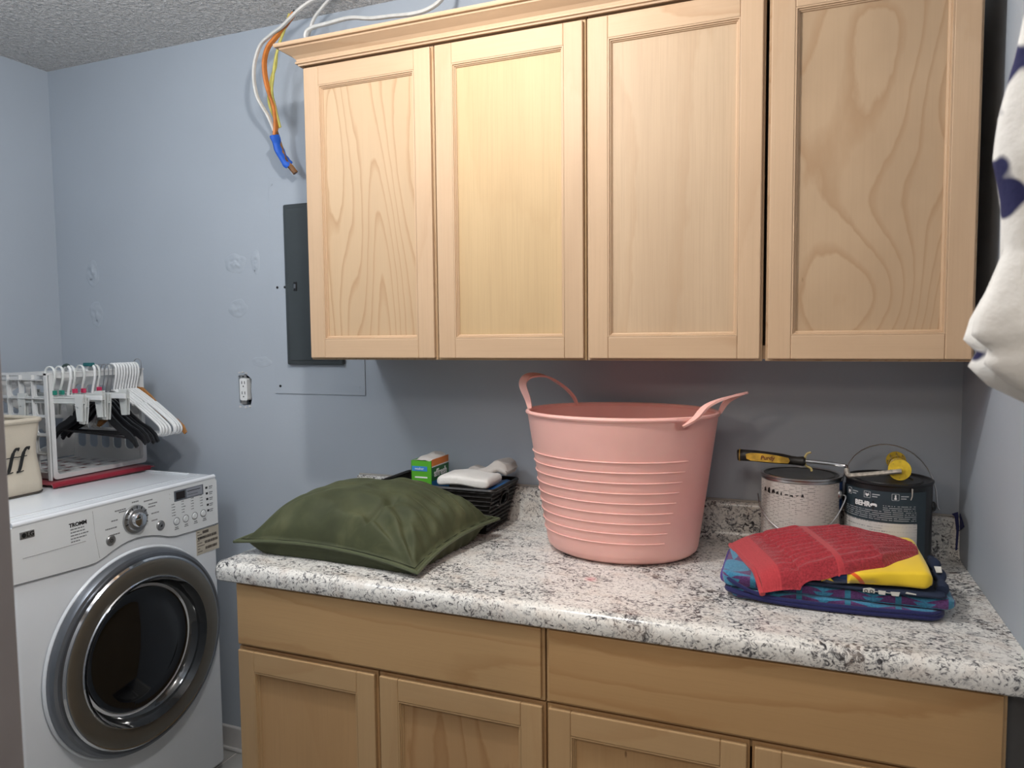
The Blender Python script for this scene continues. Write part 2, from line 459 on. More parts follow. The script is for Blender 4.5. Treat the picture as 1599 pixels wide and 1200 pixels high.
box(bm, (-1.6, -4.3, ZF), (-1.5, YF-.12, ZC)); box(bm, (2.5, -4.3, ZF), (2.6, YF-.12, ZC)); box(bm, (-1.6, -4.4, ZF), (2.6, -4.3, ZC))
box(bm, (XR+.1, YF-.12, ZF), (2.5, YF, ZC))
struct('wall_hall', bm, paint_hall)
fl = struct('floor', B((XL-.1, -4.3, ZF-.1), (2.6, .06, ZF-.004)), grout)
TS = .33
t0 = None
for i in range(-5, 7):
    for j in range(0, 7):
        x0, y0 = i*TS+.02, -.12-j*TS
        if x0+TS < XL or x0 > 2.4: continue
        xa, xb = max(x0+.003, XL), min(x0+TS-.003, 2.48); ya, yb = y0-TS+.006, y0
        if j == 0: yb = 0
        if xb-xa < .02: continue
        if yb > YF and xb > XR: xb = XR-.001
        if xb-xa < .02: continue
        obj('tile', B((xa, ya, ZF-.004), (xb, yb, ZF), .0015), tile, fl)
def baseb(name, a, b):
    struct(name, B(a, b, .004, 2), trimw)
baseb('baseboard_back', (XL, -.014, ZF), (-.045, 0, ZF+.085))
baseb('baseboard_left', (XL, YF, ZF), (XL+.014, -.014, ZF+.085))
baseb('baseboard_right', (XR-.014, YF, ZF), (XR, -.66, ZF+.085))
bm = bmesh.new()
for (a, b) in (((XL+.02, -.014-.012, ZF), (-.045, -.014, ZF+.014)),): box(bm, a, b, .005, 2)
struct('trim_2', bm, trimw)

# spackle lumps under the paint on the back wall
wb_ = bpy.data.objects['wall_back']
def lump(cx, cz, rx, rz, seed, amp=.004):
    bm = bmesh.new(); n, m = 10, 28; rings = []
    c = bm.verts.new((cx, -amp*.6, cz))
    for i in range(1, n+1):
        ring = []
        for k in range(m):
            a = 2*PI*k/m; r = i/n
            e = 1+.35*noise.noise(Vector((math.cos(a)*1.3+seed, math.sin(a)*1.3, seed)))
            x, z = cx+math.cos(a)*rx*r*e, cz+math.sin(a)*rz*r*e
            h = (1-r)**.6*amp*max(.0, .55+1.1*noise.noise(Vector((x*38+seed, z*38, 0)))+.6*noise.noise(Vector((x*90, z*90, seed))))
            ring.append(bm.verts.new((x, -max(h, 0)+(.0005 if i == n else 0), z)))
        rings.append(ring)
    for k in range(m): bm.faces.new((c, rings[0][(k+1) % m], rings[0][k]))
    for i in range(n-1):
        for k in range(m): bm.faces.new((rings[i][k], rings[i][(k+1) % m], rings[i+1][(k+1) % m], rings[i+1][k]))
    bmesh.ops.recalc_face_normals(bm, faces=bm.faces)
    if sum(f.normal.y for f in bm.faces) > 0: bmesh.ops.reverse_faces(bm, faces=bm.faces)
    obj('spackle_patch', bm, paint, wb_, 'full', label='lumpy painted-over filler patch')
for a in ((-1.272, 1.69, .035, .05, 1, .005), (-1.265, 1.54, .035, .05, 2, .005), (-.585, 1.70, .05, .035, 3, .006), (-.50, 1.70, .022, .04, 4, .004),
          (-.585, 1.545, .045, .03, 5, .004), (-.49, 1.36, .045, .02, 8, .002)):
    lump(*a)
# white unpainted chip beside the outlet
# ================================================================= UPPER CABINETS
XU, W, ZUB, ZT = -.0438, .3984, 1.3805, 2.1753
def door(parent, x0, x1, z0, z1, yf, panel, sv, sh, st=.052, rl=.056, rb=None, depth=.02):
    """framed door; yf = front face; the slab shows as the recessed panel"""
    d = obj('door', B((x0, yf+.0115, z0), (x1, yf+depth, z1), .0012), panel, parent)
    e = .005
    def edge_bm(a, b):
        return B((a[0], yf, a[1]), (b[0], yf+.012, b[1]), .0022, 2)
    rb = rb or rl
    obj('stile', edge_bm((x0+e, z0+e), (x0+st, z1-e)), sv, d); obj('stile', edge_bm((x1-st, z0+e), (x1-e, z1-e)), sv, d)
    obj('rail', edge_bm((x0+st, z1-rl), (x1-st, z1-e)), sh, d); obj('rail', edge_bm((x0+st, z0+e), (x1-st, z0+rb)), sh, d)
    # stepped bead around the panel (mitred)
    bm = bmesh.new()
    prof = [(0, 0), (0, -.0005), (.0028, -.0005), (.0034, .0030), (.0058, .0030), (.0064, .0062), (.0082, .0070), (.0095, .0108)]
    X0, X1, Z0, Z1 = x0+st, x1-st, z0+rb, z1-rl
    rings = []
    for (o, y) in prof:
        rings.append([bm.verts.new((x, yf+.0012+y, z)) for x, z in ((X0+o, Z0+o), (X1-o, Z0+o), (X1-o, Z1-o), (X0+o, Z1-o))])
    for a, b in zip(rings, rings[1:]):
        for k in range(4): bm.faces.new((a[k], a[(k+1) % 4], b[(k+1) % 4], b[k]))
    bmesh.ops.recalc_face_normals(bm, faces=bm.faces)
    if sum(f.normal.y for f in bm.faces) > 0: bmesh.ops.reverse_faces(bm, faces=bm.faces)
    obj('bead', bm, sv, d)
    return d
YU = -.3255
labs = ['left upper maple wall cabinet with two framed doors, beside the hanging cables',
        'right upper maple wall cabinet with two framed doors, above the paint cans']
for c in range(2):
    xa, xb = XU+2*c*W, XU+2*(c+1)*W
    t = thing('wall_cabinet', labs[c], 'cabinet', (xa, 0, ZUB+.002), 'upper maple cabinets')
    bm = bmesh.new()
    a, b = xa+.001, xb-.001
    box(bm, (a, -.302, ZUB+.004), (a+.016, -.001, ZT+.02)); box(bm, (b-.016, -.302, ZUB+.004), (b, -.001, ZT+.02))
    box(bm, (a+.016, -.29, ZUB+.012), (b-.016, -.001, ZUB+.026)); box(bm, (a+.016, -.29, ZT), (b-.016, -.001, ZT+.016))
    box(bm, (a+.016, -.008, ZUB+.026), (b-.016, -.001, ZT))
    obj('carcass', bm, wv, t)
    bm = bmesh.new()
    box(bm, (a, -.304, ZUB+.004), (a+.03, -.286, ZT+.02)); box(bm, (b-.03, -.304, ZUB+.004), (b, -.286, ZT+.02))
    box(bm, (a+.03, -.304, ZUB+.004), (b-.03, -.286, ZUB+.034)); box(bm, (a+.03, -.304, ZT-.02), (b-.03, -.286, ZT+.02))
    obj('face_frame', bm, wv, t)
    for k in range(2):
        i = 2*c+k
        g0 = .0015 if i != 3 else .0045
        g1 = .0015 if i != 2 else .002
        door(t, XU+i*W+g0, XU+(i+1)*W-g1, ZUB, ZT, YU, wpanel[i], wv, wh2 if i == 2 else wh)
# crown moulding with mitred return
prof = [(0, 0), (.006, 0), (.007, .004), (.012, .005), (.012, .010), (.009, .012), (.0105, .017), (.018, .024), (.029, .030), (.038, .035), (.041, .0365), (.041, .041), (.050, .041), (.0515, .044), (.0515, .050), (0, .050)]
bm = bmesh.new(); rings = []
for (d, z) in prof:
    zz = ZT+.001+z
    rings.append([bm.verts.new(p) for p in ((XU-d, -.003, zz), (XU-d, YU+.003-d, zz), (XU+4*W, YU+.003-d, zz))])
n = len(rings)
for i in range(n):
    for k in range(2): bm.faces.new((rings[i][k], rings[i][k+1], rings[(i+1) % n][k+1], rings[(i+1) % n][k]))
bm.faces.new([r[0] for r in rings]); bm.faces.new([r[2] for r in rings][::-1])
bmesh.ops.recalc_face_normals(bm, faces=bm.faces)
tag(obj('crown_moulding', bm, wh, None), 'stepped maple crown moulding along the top of the upper cabinets', 'moulding')

# ================================================================= BASE CABINETS + COUNTER
XB, YB = -.0421, -.6465
labs = ['left maple base cabinet beside the dryer, under the green pillow', 'right maple base cabinet under the folded towels']
for c in range(2):
    xa, xb = XB+2*c*W, XB+2*(c+1)*W
    t = thing('base_cabinet', labs[c], 'cabinet', (xa, 0, ZF), 'lower maple cabinets')
    bm = bmesh.new(); a, b = xa+.001, xb-.001; zt = CT-.0446
    box(bm, (a, -.624, ZF+.09), (a+.016, -.002, zt)); box(bm, (b-.016, -.624, ZF+.09), (b, -.002, zt))
    box(bm, (a+.016, -.61, ZF+.09), (b-.016, -.002, ZF+.106)); box(bm, (a+.016, -.01, ZF+.106), (b-.016, -.002, zt))
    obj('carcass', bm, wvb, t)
    bm = bmesh.new()
    box(bm, (a, -.626, ZF+.09), (a+.03, -.607, zt)); box(bm, (b-.03, -.626, ZF+.09), (b, -.607, zt))
    box(bm, (a+.03, -.626, .675), (b-.03, -.607, .71)); box(bm, (a+.03, -.626, zt-.03), (b-.03, -.607, zt)); box(bm, (a+.03, -.626, ZF+.09), (b-.03, -.607, ZF+.12))
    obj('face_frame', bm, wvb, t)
    obj('toe_kick', B((a, -.56, ZF), (b, -.545, ZF+.09)), whb, t)
    d = obj('drawer_front', B((xa+.002, YB+.008, .6955), (xb-.002, YB+.02, .8555), .001), whb, t)
    obj('front_panel', B((xa+.0085, YB, .702), (xb-.0085, YB+.009, .849), .002, 2), wdraw[c], d)
    for k in range(2):
        i = 2*c+k
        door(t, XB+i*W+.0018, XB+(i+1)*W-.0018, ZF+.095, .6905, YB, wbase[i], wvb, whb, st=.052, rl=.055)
# filler strip and counter
tag(obj('filler_strip', B((XB+4*W+.001, -.618, ZF), (XR-.001, -.60, CT-.042)), plain('dark_filler', (.10, .10, .10), .8)), 'narrow grey filler between base cabinet and right wall', 'filler')
cp = [(-.004, .995)]
prof = [(-.001, CT-.04), (-.60, CT-.04), (-.605, CT-.044), (-.650, CT-.044), (-.6555, CT-.040), (-.6575, CT-.030), (-.6575, CT-.020), (-.655, CT-.010), (-.649, CT-.003), (-.641, CT+.0012), (-.632, CT+.0018), (-.622, CT+.0002), (-.612, CT),
        (-.045, CT), (-.032, CT+.003), (-.024, CT+.012), (-.021, CT+.03), (-.020, CT+.085), (-.0185, CT+.093), (-.014, CT+.097), (-.001, CT+.098)]
bm = bmesh.new(); XA = -.1023
def cut(x, ins):
    """section; near the left end the front and top draw in to round the corner"""
    out = []
    for (y, z) in prof:
        yy = y+ins*1.0 if y < -.3 else y
        zz = z-(ins*.35 if z > CT-.02 and y < -.03 else 0)
        out.append(bm.verts.new((x, yy, zz)))
    return out
xs = [(XA, .030), (XA+.003, .018), (XA+.009, .008), (XA+.018, .002), (XA+.03, 0), (.4, 0), (.9, 0), (XR-.0005, 0)]
R = [cut(x, i) for x, i in xs]; n = len(prof)
for a, b in zip(R, R[1:]):
    for k in range(n): bm.faces.new((a[k], a[(k+1) % n], b[(k+1) % n], b[k]))
bm.faces.new(R[0]); bm.faces.new(R[-1][::-1])
bmesh.ops.recalc_face_normals(bm, faces=bm.faces)
ct = thing('countertop', 'long speckled grey and white laminate countertop with low backsplash', 'countertop', (XA, 0, CT-.044))
obj('worktop', bm, gran, ct, True)
obj('caulk_bead', T([(XA, -.004, CT+.0995), (.5, -.004, CT+.0995), (XR-.002, -.004, CT+.0995)], .0035, 6), plain('caulk', (.42, .40, .37), .7), ct)
# torn blue tape at the end of the backsplash
bm = bmesh.new()
P = [(1.5835, 1.012), (1.587, .975), (1.5845, .92), (1.5805, .918), (1.5815, .965), (1.577, 1.0), (1.5705, 1.006)]
prism(bm, [(x-.001, -.024, z) for x, z in P], (0, -.0015, 0))
prism(bm, [(1.5865, -.024, 1.008), (1.5865, -.07, .988), (1.5865, -.03, .97)], (.0015, 0, 0))
tag(obj('painters_tape', bm, plain('dark_blue_tape', (.02, .025, .12), .6)), 'torn scrap of dark blue tape at the right end of the backsplash', 'tape')

# ================================================================= ELECTRICAL PANEL, OUTLET
t = thing('breaker_panel', 'breaker panel with painted cover and dark grey door, partly behind the cabinets', 'panel', (-.25, 0, 1.253))
obj('cover_plate', B((-.433, -.0035, 1.253), (-.0735, 0, 1.975), .0008), paint, t)
pm = plain('dark_grey_metal', (.045, .055, .06), .42, namp=.05)
pd = obj('panel_door', B((-.366, -.020, 1.352), (-.145, -.003, 1.88), .006, 3), pm, t, True)
obj('raised_face', B((-.350, -.0225, 1.366), (-.160, -.019, 1.866), .0015), pm, pd)
lt = obj('latch', B((-.327, -.0255, 1.596), (-.314, -.022, 1.625), .001), black_pl, pd)
obj('latch_slide', B((-.324, -.027, 1.604), (-.317, -.025, 1.618), .0005), grey_ring, pd)
for x, z in ((-.409, 1.611), (-.378, 1.611), (-.409, 1.279), (-.096, 1.28), (-.421, 1.953)):
    obj('screw', LA([(0, .0018), (.0035, .0018), (.0045, 0), (.0045, -.002)], (x, -.0035, z), 'y', 12).copy() if 0 else PR([(x+.0042*math.cos(k*PI/5), -.0036, z+.0042*math.sin(k*PI/5)) for k in range(10)], (0, -.0016, 0)), black_pl if z != 1.953 and x != -.096 else paint, t)
t = thing('wall_outlet', 'white double socket sitting bare in a rough cut hole in the wall', 'outlet', (-.565, 0, 1.21))
ob = plate(rrect(-.598, 1.20, -.528, 1.33, .004), [], lambda u, v, q: (u, .045+q, v), .003)
obj('outlet_box', ob, black_matte, t)
bmw = bmesh.new()
for a, b in (((-.60, .001+.0, 1.20), (-.597, .045, 1.33)), ((-.531, .001, 1.20), (-.528, .045, 1.33))): box(bmw, a, b)
bmw.free()
for a, b in (((-.60, .061, 1.20), (-.597, .045, 1.33)), ((-.531, .061, 1.20), (-.528, .045, 1.33))): pass
rc = obj('receptacle', plate(rrect(-.584, 1.226, -.552, 1.303, .006), [], lambda u, v, q: (u, -.004+q, v), .03), white_pl, t)
for zc in (1.283, 1.247):
    for dx in (-.006, .006): obj('slot', B((-.568+dx-.0012, -.0046, zc), (-.568+dx+.0012, -.0035, zc+.010)), black_matte, rc)
    obj('ground_hole', PR([(-.568+.0025*math.cos(k*PI/4), -.0046, zc-.008+.0025*math.sin(k*PI/4)) for k in range(8)], (0, .001, 0)), black_matte, rc)
st_ = bmesh.new()
st_.free()
obj('mounting_strap', B((-.582, -.002, 1.303), (-.556, .0, 1.315), .0005), steel, t); obj('mounting_strap', B((-.580, -.002, 1.212), (-.556, 0, 1.226), .003), steel, t)
obj('screw_head', B((-.572, -.0035, 1.307), (-.566, -.001, 1.311)), black_matte, t)
for k, (x, z) in enumerate(((-.586, 1.322), (-.572, 1.324), (-.556, 1.321), (-.586, 1.203), (-.562, 1.201), (-.545, 1.205))):
    obj('plaster_chip', PR([(x+.007*math.cos(q*PI/3+k)*random.uniform(.5, 1.2), -.0002, z+.004*math.sin(q*PI/3+k)*random.uniform(.5, 1.2)) for q in range(6)], (0, -.0018, 0)), trimw, t)

# ================================================================= CABLES
orange = plain('orange_cable', (.62, .20, .04), .5, nscale=30, namp=.2)
yel = plain('yellow_green_cable', (.55, .50, .12), .5, nscale=25, namp=.25)
wcab = plain('white_cable', (.66, .655, .63), .5, nscale=40, namp=.1)
t = thing('cable_bundle', 'orange and yellow cables bundled with blue tape, left of the cabinets', 'cables', (-.30, -.03, 1.97))
obj('orange_cable', T(catmull([(-.335, -.083, 2.085), (-.328, -.085, 2.12), (-.322, -.10, 2.17), (-.326, -.125, 2.23), (-.320, -.14, 2.285), (-.297, -.15, 2.325), (-.262, -.15, 2.355), (-.225, -.15, 2.385), (-.195, -.15, 2.412)]), .0105, 8, flat=.55), orange, t, True)
obj('yellow_cable', T(catmull([(-.325, -.07, 2.11), (-.335, -.09, 2.15), (-.336, -.105, 2.19), (-.318, -.115, 2.24), (-.295, -.12, 2.28), (-.282, -.13, 2.31)]), .005, 8), yel, t, True, label='yellow green insulated wire')
obj('yellow_cable', T(catmull([(-.320, -.075, 2.11), (-.318, -.11, 2.20), (-.300, -.125, 2.25), (-.283, -.135, 2.29), (-.262, -.14, 2.335), (-.235, -.145, 2.375), (-.212, -.15, 2.413)]), .0042, 8), yel, t, True, label='yellow green insulated wire')
obj('cut_end', T([(-.197, -.15, 2.409), (-.190, -.15, 2.418)], .006, 8), black_matte, t)
tp = catmull([(-.335, -.085, 2.085), (-.332, -.075, 2.055), (-.322, -.065, 2.02), (-.308, -.05, 1.995)], 6)
bm = T(tp, [.0185+.0012*math.sin(i*.9) for i in range(len(tp))], 14, flat=.6)
for v in bm.verts: v.co += Vector((noise.noise(v.co*60), 0, noise.noise(v.co*70+Vector((3, 0, 0)))))*.004
obj('blue_tape', bm, plain('blue_painters_tape', (.015, .12, .62), .6, bmp=.4, bscale=80), t, True)
obj('brown_cable', T(catmull([(-.335, -.082, 2.10), (-.33, -.07, 2.06), (-.315, -.062, 2.01), (-.300, -.052, 1.988), (-.288, -.046, 1.970)]), .009, 8), plain('brown_cable', (.20, .09, .03), .6, nscale=60, namp=.5), t, True)
t = thing('white_cable', 'loose white cable looping from the blue tape up to the ceiling', 'cable', (-.33, -.08, 2.09))
obj('sheath', T(catmull([(-.335, -.08, 2.09), (-.345, -.10, 2.14), (-.362, -.13, 2.20), (-.352, -.15, 2.27), (-.318, -.16, 2.33), (-.27, -.165, 2.355), (-.225, -.17, 2.37), (-.185, -.17, 2.395), (-.155, -.16, 2.42), (-.12, -.14, 2.445), (-.06, -.12, 2.458), (.08, -.12, 2.46), (.16, -.12, 2.447), (.24, -.12, 2.452), (.34, -.12, 2.464)], 8), .0078, 8, flat=.6), wcab, t, True)
t = thing('white_cable', 'white cable lying above the crown moulding, rising to the ceiling at right', 'cable', (0, -.15, 2.30))
obj('sheath', T(catmull([(-.04, -.15, 2.215), (-.10, -.15, 2.26), (-.150, -.15, 2.32), (-.155, -.15, 2.345), (-.135, -.15, 2.358), (-.075, -.15, 2.362), (0, -.15, 2.365), (.07, -.15, 2.352), (.14, -.15, 2.347), (.20, -.15, 2.342), (.25, -.15, 2.345), (.29, -.145, 2.365), (.31, -.14, 2.40), (.315, -.13, 2.464)], 8), .0085, 8, flat=.65), wcab, t, True)
t = thing('white_cable', 'thin white cable crossing behind the crown moulding corner', 'cable', (-.19, -.12, 2.24))
obj('sheath', T(catmull([(-.02, -.10, 2.215), (-.10, -.11, 2.25), (-.175, -.115, 2.31), (-.155, -.12, 2.385), (-.11, -.13, 2.42), (-.05, -.13, 2.462)], 8), .007, 8, flat=.6), wcab, t, True)

# ================================================================= DRYER
XD = -.60
t = thing('clothes_dryer', 'white front-loading dryer with big round dark glass door', 'dryer', (-1.0, -.46, ZF))
DY0, DY1 = -.803, -.112
bm = bmesh.new(); box(bm, (-1.395, DY0+.002, -.022), (XD-.004, DY1-.002, .968), .012, 3)
obj('body', bm, white_en, t, True)
# lid with a low raised rim
bm = bmesh.new(); box(bm, (-1.397, DY0, .964), (XD-.012, DY1, .982), .006, 3)
box(bm, (-1.38, DY1-.030, .982), (-.70, DY1-.016, .9855), .0015); box(bm, (-1.38, DY0+.016, .982), (-.70, DY0+.030, .9855), .0015)
box(bm, (-.672, DY0+.02, .982), (-.655, DY1-.02, .9845), .001)
obj('top_lid', bm, white_en, t, True)
# control panel: outline with the arched lower edge, bent forward at the top
seam = [(-.803, .829), (-.70, .823), (-.60, .818), (-.571, .8185), (-.545, .826), (-.519, .837), (-.49, .846), (-.465, .851), (-.437, .853), (-.409, .851), (-.38, .846), (-.351, .838), (-.32, .826), (-.29, .820), (-.20, .818), (-.112, .818)]
top_ = [(-.112, .962), (-.118, .972), (-.128, .976), (-.79, .976), (-.799, .972), (-.803, .962)]
bm = plate(seam+top_, [], lambda u, v, q: (XD-.012+q*1.0, u, v), .013)
cpn = obj('control_panel', bm, white_panel, t)
bm = bmesh.new()
tube(bm, [(XD-.006, DY0+.006, .977), (XD-.006, DY1-.006, .977)], .0085, 10); obj('panel_top_edge', bm, white_en, cpn, True)
obj('panel_seam', T([(XD+.0004, y, z-.0008) for y, z in seam], .0011, 5), grey_ink, cpn)
obj('pocket_seam', T([(XD+.001, -.575, .965), (XD+.001, -.571, .90), (XD+.001, -.560, .828)], .0007, 4), plain('pale_grey_line', (.5, .5, .5), .6), cpn)
obj('grey_line', T([(XD+.001, -.775, .889), (XD+.001, -.60, .887)], .0009, 4), plain('grey_line', (.35, .35, .35), .5), cpn)
bd = obj('badge', B((XD, -.780, .9385), (XD+.003, -.742, .957), .001), silver, cpn)
obj('badge_mark', PR([(XD+.003, -.770+.0055*math.cos(k*PI/8), .9478+.0062*math.sin(k*PI/8)) for k in range(16)], (.0006, 0, 0)), black_matte, bd)
obj('lettering', text_bm('LG', .0165, (XD+.0032, -.7535, .9478), 'x', bold=.0004), black_matte, bd)
obj('lettering', text_bm('TROMM', .0145, (XD+.0012, -.6205, .9405), 'x', bold=.0006), black_matte, cpn)
bm = bmesh.new()
for k, L in enumerate((.040, .042, .052, .046, .026)):
    z = .929-k*.0085; y = -.643; random.seed(k)
    while y < -.643+L:
        d = random.uniform(.004, .010); box(bm, (XD+.001, y, z-.0016), (XD+.0014, min(y+d, -.643+L), z+.0016)); y += d+.0018
obj('small_print', bm, grey_ink, cpn)
# knob
kc = (XD, -.4385, .9095)
kb = obj('knob', LA([(0, .012), (.030, .012), (.033, .008), (.041, .006), (.043, .003), (.043, 0)], kc, 'x', 48), silver, cpn, True)
obj('knob_grip', LA([(0, .030), (.014, .0285), (.0195, .026), (.022, .021), (.023, .010)], kc, 'x', 40), chrome, kb, True)
obj('grip_ridge', B((XD+.0285, -.440, .893), (XD+.031, -.437, .926), .001), silver, kb)
bm = bmesh.new()
for k in range(9):
    a = math.radians(195-k*27); a = math.radians(150-k*0) if 0 else a
    c, s = math.cos(a), math.sin(a)
    p = Vector((XD+.0088, kc[1]+c*.036, kc[2]+s*.036)); d = Vector((0, c, s))*.0045; n_ = Vector((0, -s, c))*.0011
    prism(bm, [p-d-n_, p-d+n_, p+d+n_, p+d-n_], (.0012, 0, 0))
obj('dial_mark', bm, black_matte, kb)
bm = bmesh.new()
for (y, z, L) in ((-.49, .948, .030), (-.478, .942, .028), (-.437, .961, .020), (-.392, .955, .026), (-.375, .943, .028), (-.378, .934, .024), (-.368, .912, .024), (-.372, .890, .016), (-.508, .922, .020), (-.522, .902, .032), (-.512, .882, .028)):
    y0 = y-L/2; random.seed(int(y*-1000+z*1000))
    while y0 < y+L/2:
        d = random.uniform(.003, .007); box(bm, (XD+.001, y0, z-.0018), (XD+.0014, y0+d, z+.0018)); y0 += d+.0012
obj('cycle_names', bm, grey_ink, cpn)
for (y, z, nm) in ((-.5225, .868, 'power_button'), (-.3485, .868, 'start_button')):
    p = obj(nm, LA([(0, .0045), (.0115, .0042), (.0135, .002), (.015, .003), (.016, 0)], (XD, y, z), 'x', 28), silver, cpn, True)
    if nm[0] == 'p': obj('power_mark', LA([(.0035, 0), (.0045, .0006), (.0055, 0)], (XD+.0045, y, z), 'x', 20), black_matte, p); obj('power_bar', B((XD+.0045, y-.0006, z-.001), (XD+.0052, y+.0006, z+.003)), black_matte, p)
    else: obj('start_mark', PR([(XD+.0045, y-.004, z-.004), (XD+.0045, y+.004, z-.004), (XD+.0045, y+.004, z+.004), (XD+.0045, y, z+.001)], (.0006, 0, 0)), black_matte, p)
for y in (-.286, -.249, -.212, -.1755):
    p = obj('round_button', LA([(0, .004), (.0085, .0036), (.0105, 0)], (XD, y, .8655), 'x', 24), white_panel, cpn, True)
    obj('button_ring', LA([(.0102, .0), (.0108, .0016), (.0125, .0016), (.013, 0)], (XD, y, .8655), 'x', 24), grey_ink, p)
bm = bmesh.new(); random.seed(3)
for q, y in enumerate((-.303, -.264, -.225, -.187)):
    for k in range(5):
        z = .922-k*.0088+q*.002
        box(bm, (XD+.001, y, z-.0012), (XD+.0014, y+.003, z+.0012)); L = random.uniform(.004, .013) if q < 2 else random.uniform(.003, .007)
        box(bm, (XD+.001, y+.0045, z-.0013), (XD+.0014, y+.0045+L, z+.0013))
    box(bm, (XD+.001, y+.010, .845), (XD+.0014, y+.022, .848)); box(bm, (XD+.001, y+.008, .840), (XD+.0014, y+.024, .8425))
for k in range(5):
    z = .9475-k*.0193
    box(bm, (XD+.001, -.147, z), (XD+.0014, -.132, z+.003)); box(bm, (XD+.001, -.147, z-.0055), (XD+.0014, -.134, z-.003))
obj('small_print', bm, grey_ink, cpn)
for k in range(5): obj('indicator', B((XD+.0008, -.163+k*.0012, .944-k*.0193), (XD+.002, -.154+k*.0012, .951-k*.0193), .0004), black_pl, cpn)
for k, z in enumerate((.958, .944)): obj('indicator_light', LA([(0, .0018), (.003, .001), (.0038, 0)], (XD, -.308, z), 'x', 14), white_pl, cpn)
ds = obj('display', B((XD, -.292, .9285), (XD+.002, -.172, .9625), .0008), grey_ring, cpn)
obj('display_window', B((XD+.0015, -.285, .934), (XD+.0026, -.250, .958)), plain('display_black', (.015, .008, .008), .15), ds)
obj('display_plate', B((XD+.0015, -.243, .932), (XD+.0024, -.178, .960)), plain('display_grey', (.33, .35, .40), .3), ds)
bm = bmesh.new(); box(bm, (XD+.0023, -.240, .951), (XD+.0028, -.186, .953)); box(bm, (XD+.0023, -.240, .940), (XD+.0028, -.196, .941)); obj('display_print', bm, black_matte, ds)
# door
dc = (XD, -.4385, .516)
dr = obj('dryer_door', LA([(.306, .0), (.305, .003), (.302, .006), (.298, .006), (.296, .002)], dc, 'x', 96), white_en, t, True)
obj('door_bezel', LA([(.300, .002), (.298, .018), (.293, .027), (.285, .030), (.273, .024)], dc, 'x', 96), grey_ring, dr, True)
obj('chrome_rim', LA([(.277, .022), (.276, .036), (.271, .041), (.266, .040)], dc, 'x', 96), chrome, dr, True)
obj('tinted_ring', LA([(.268, .040), (.262, .0425), (.24, .042), (.219, .038)], dc, 'x', 96), dark_chrome, dr, True)
obj('inner_rim', LA([(.2195, .038), (.217, .0415), (.214, .041), (.213, .036)], dc, 'x', 96), chrome, dr, True)
obj('glass_wall', LA([(.2135, .038), (.209, .018), (.200, -.006), (.186, -.018), (.180, -.02)], (XD+.010, dc[1], dc[2]), 'x', 96), glass_e, dr, True)
obj('door_glass', LA([(.184, -.019), (.180, -.012), (.176, -.014), (.14, -.010), (.08, -.004), (0, 0)], (XD+.012, dc[1], dc[2]), 'x', 96), glass_d, dr, True)
# sticker
stk = obj('sticker', B((XD-.004, -.205, .730), (XD-.0030, -.107, .812)), plain('beige_sticker', (.62, .57, .47), .5, nscale=25, namp=.1), t)
bm = bmesh.new()
box(bm, (XD-.003, -.178, .797), (XD-.0026, -.152, .806)); random.seed(9)
for (y0, y1, z0, z1) in ((-.198, -.118, .780, .789), (-.170, -.116, .762, .771), (-.168, -.118, .742, .751)):
    y = y0
    while y < y1:
        d = random.uniform(.0012, .004); box(bm, (XD-.003, y, z0), (XD-.0026, y+d, z1)); y += d+random.uniform(.0006, .0014)
for k in range(8):
    z = .804-k*.0093; box(bm, (XD-.003, -.201, z), (XD-.0026, -.201+.010+.01*(k % 3), z+.0022))
obj('sticker_print', bm, plain('brown_print', (.10, .085, .07), .6), stk)
for x, y in ((-1.34, DY0+.06), (-1.34, DY1-.06), (XD-.06, DY0+.06), (XD-.06, DY1-.06)):
    obj('foot', LA([(0, .0), (.022, 0), (.022, .012), (.012, .014), (.012, .03), (0, .03)], (x, y, ZF), 'z', 16), black_pl, t)

# ================================================================= RED MAT, CRATE
def mat_top(s, t_):
    x = -1.33+s*.42; y = -.455+t_*.36
    z = .9985+.0012*noise.noise(Vector((x*15, y*15, 1)))
    return (x+.02*t_*s, y, z)
bm = slab(30, 24, mat_top, lambda s, t_: .012)
tube(bm, catmull([(-.912, -.462, .991), (-.905, -.44, .9945), (-.903, -.36, .993), (-.897, -.27, .9935), (-.890, -.18, .994), (-.893, -.12, .992)], 5), .0085, 10)
tag(obj('folded_mat', bm, redcloth, None, True), 'dark red folded cloth under the white crate on the dryer', 'cloth')

CX0, CX1, CY0, CY1, CZ0, CZ1 = -1.285, -.945, -.432, -.082, 1.003, 1.338
t = thing('storage_crate', 'white plastic lattice crate lying on its side on the dryer, draped with hangers', 'crate', (-1.11, -.257, CZ0))
# front rim
rim = plate(rrect(CY0, CZ0, CY1, CZ1, .012), [rrect(CY0+.014, CZ0+.014, CY1-.014, CZ1-.016, .012)], lambda u, v, q: (CX1-.014+q, u, v), .014)
obj('rim', rim, crate_pl, t)
bm = bmesh.new(); box(bm, (CX1-.045, CY0-.008, CZ1-.006), (CX1, CY1+.004, CZ1+.002), .001); box(bm, (CX1-.014, CY0-.008, CZ0-.002), (CX1, CY0-.003, CZ1+.002), .001)
obj('rim_lip', bm, crate_pl, t)
ez = lambda x: (CX1-x)/(CX1-CX0)*.012
def side_map(sgn, y):
    return lambda u, v, q: (u, y+sgn*(ez(u)+q), v)
hs = []
for i in range(5):
    for j in range(5):
        x0 = CX0+.018+i*.0605; z0 = CZ0+.022+j*.0585
        hs.append(rrect(x0+.006, z0+.006, x0+.0545, z0+.0525, .007, 3))
side = obj('side_panel', plate([(CX0, CZ0), (CX1-.02, CZ0), (CX1-.02, CZ1), (CX0, CZ1)], hs, side_map(1, CY0+.006), .0035), crate_pl, t)
bm = bmesh.new()
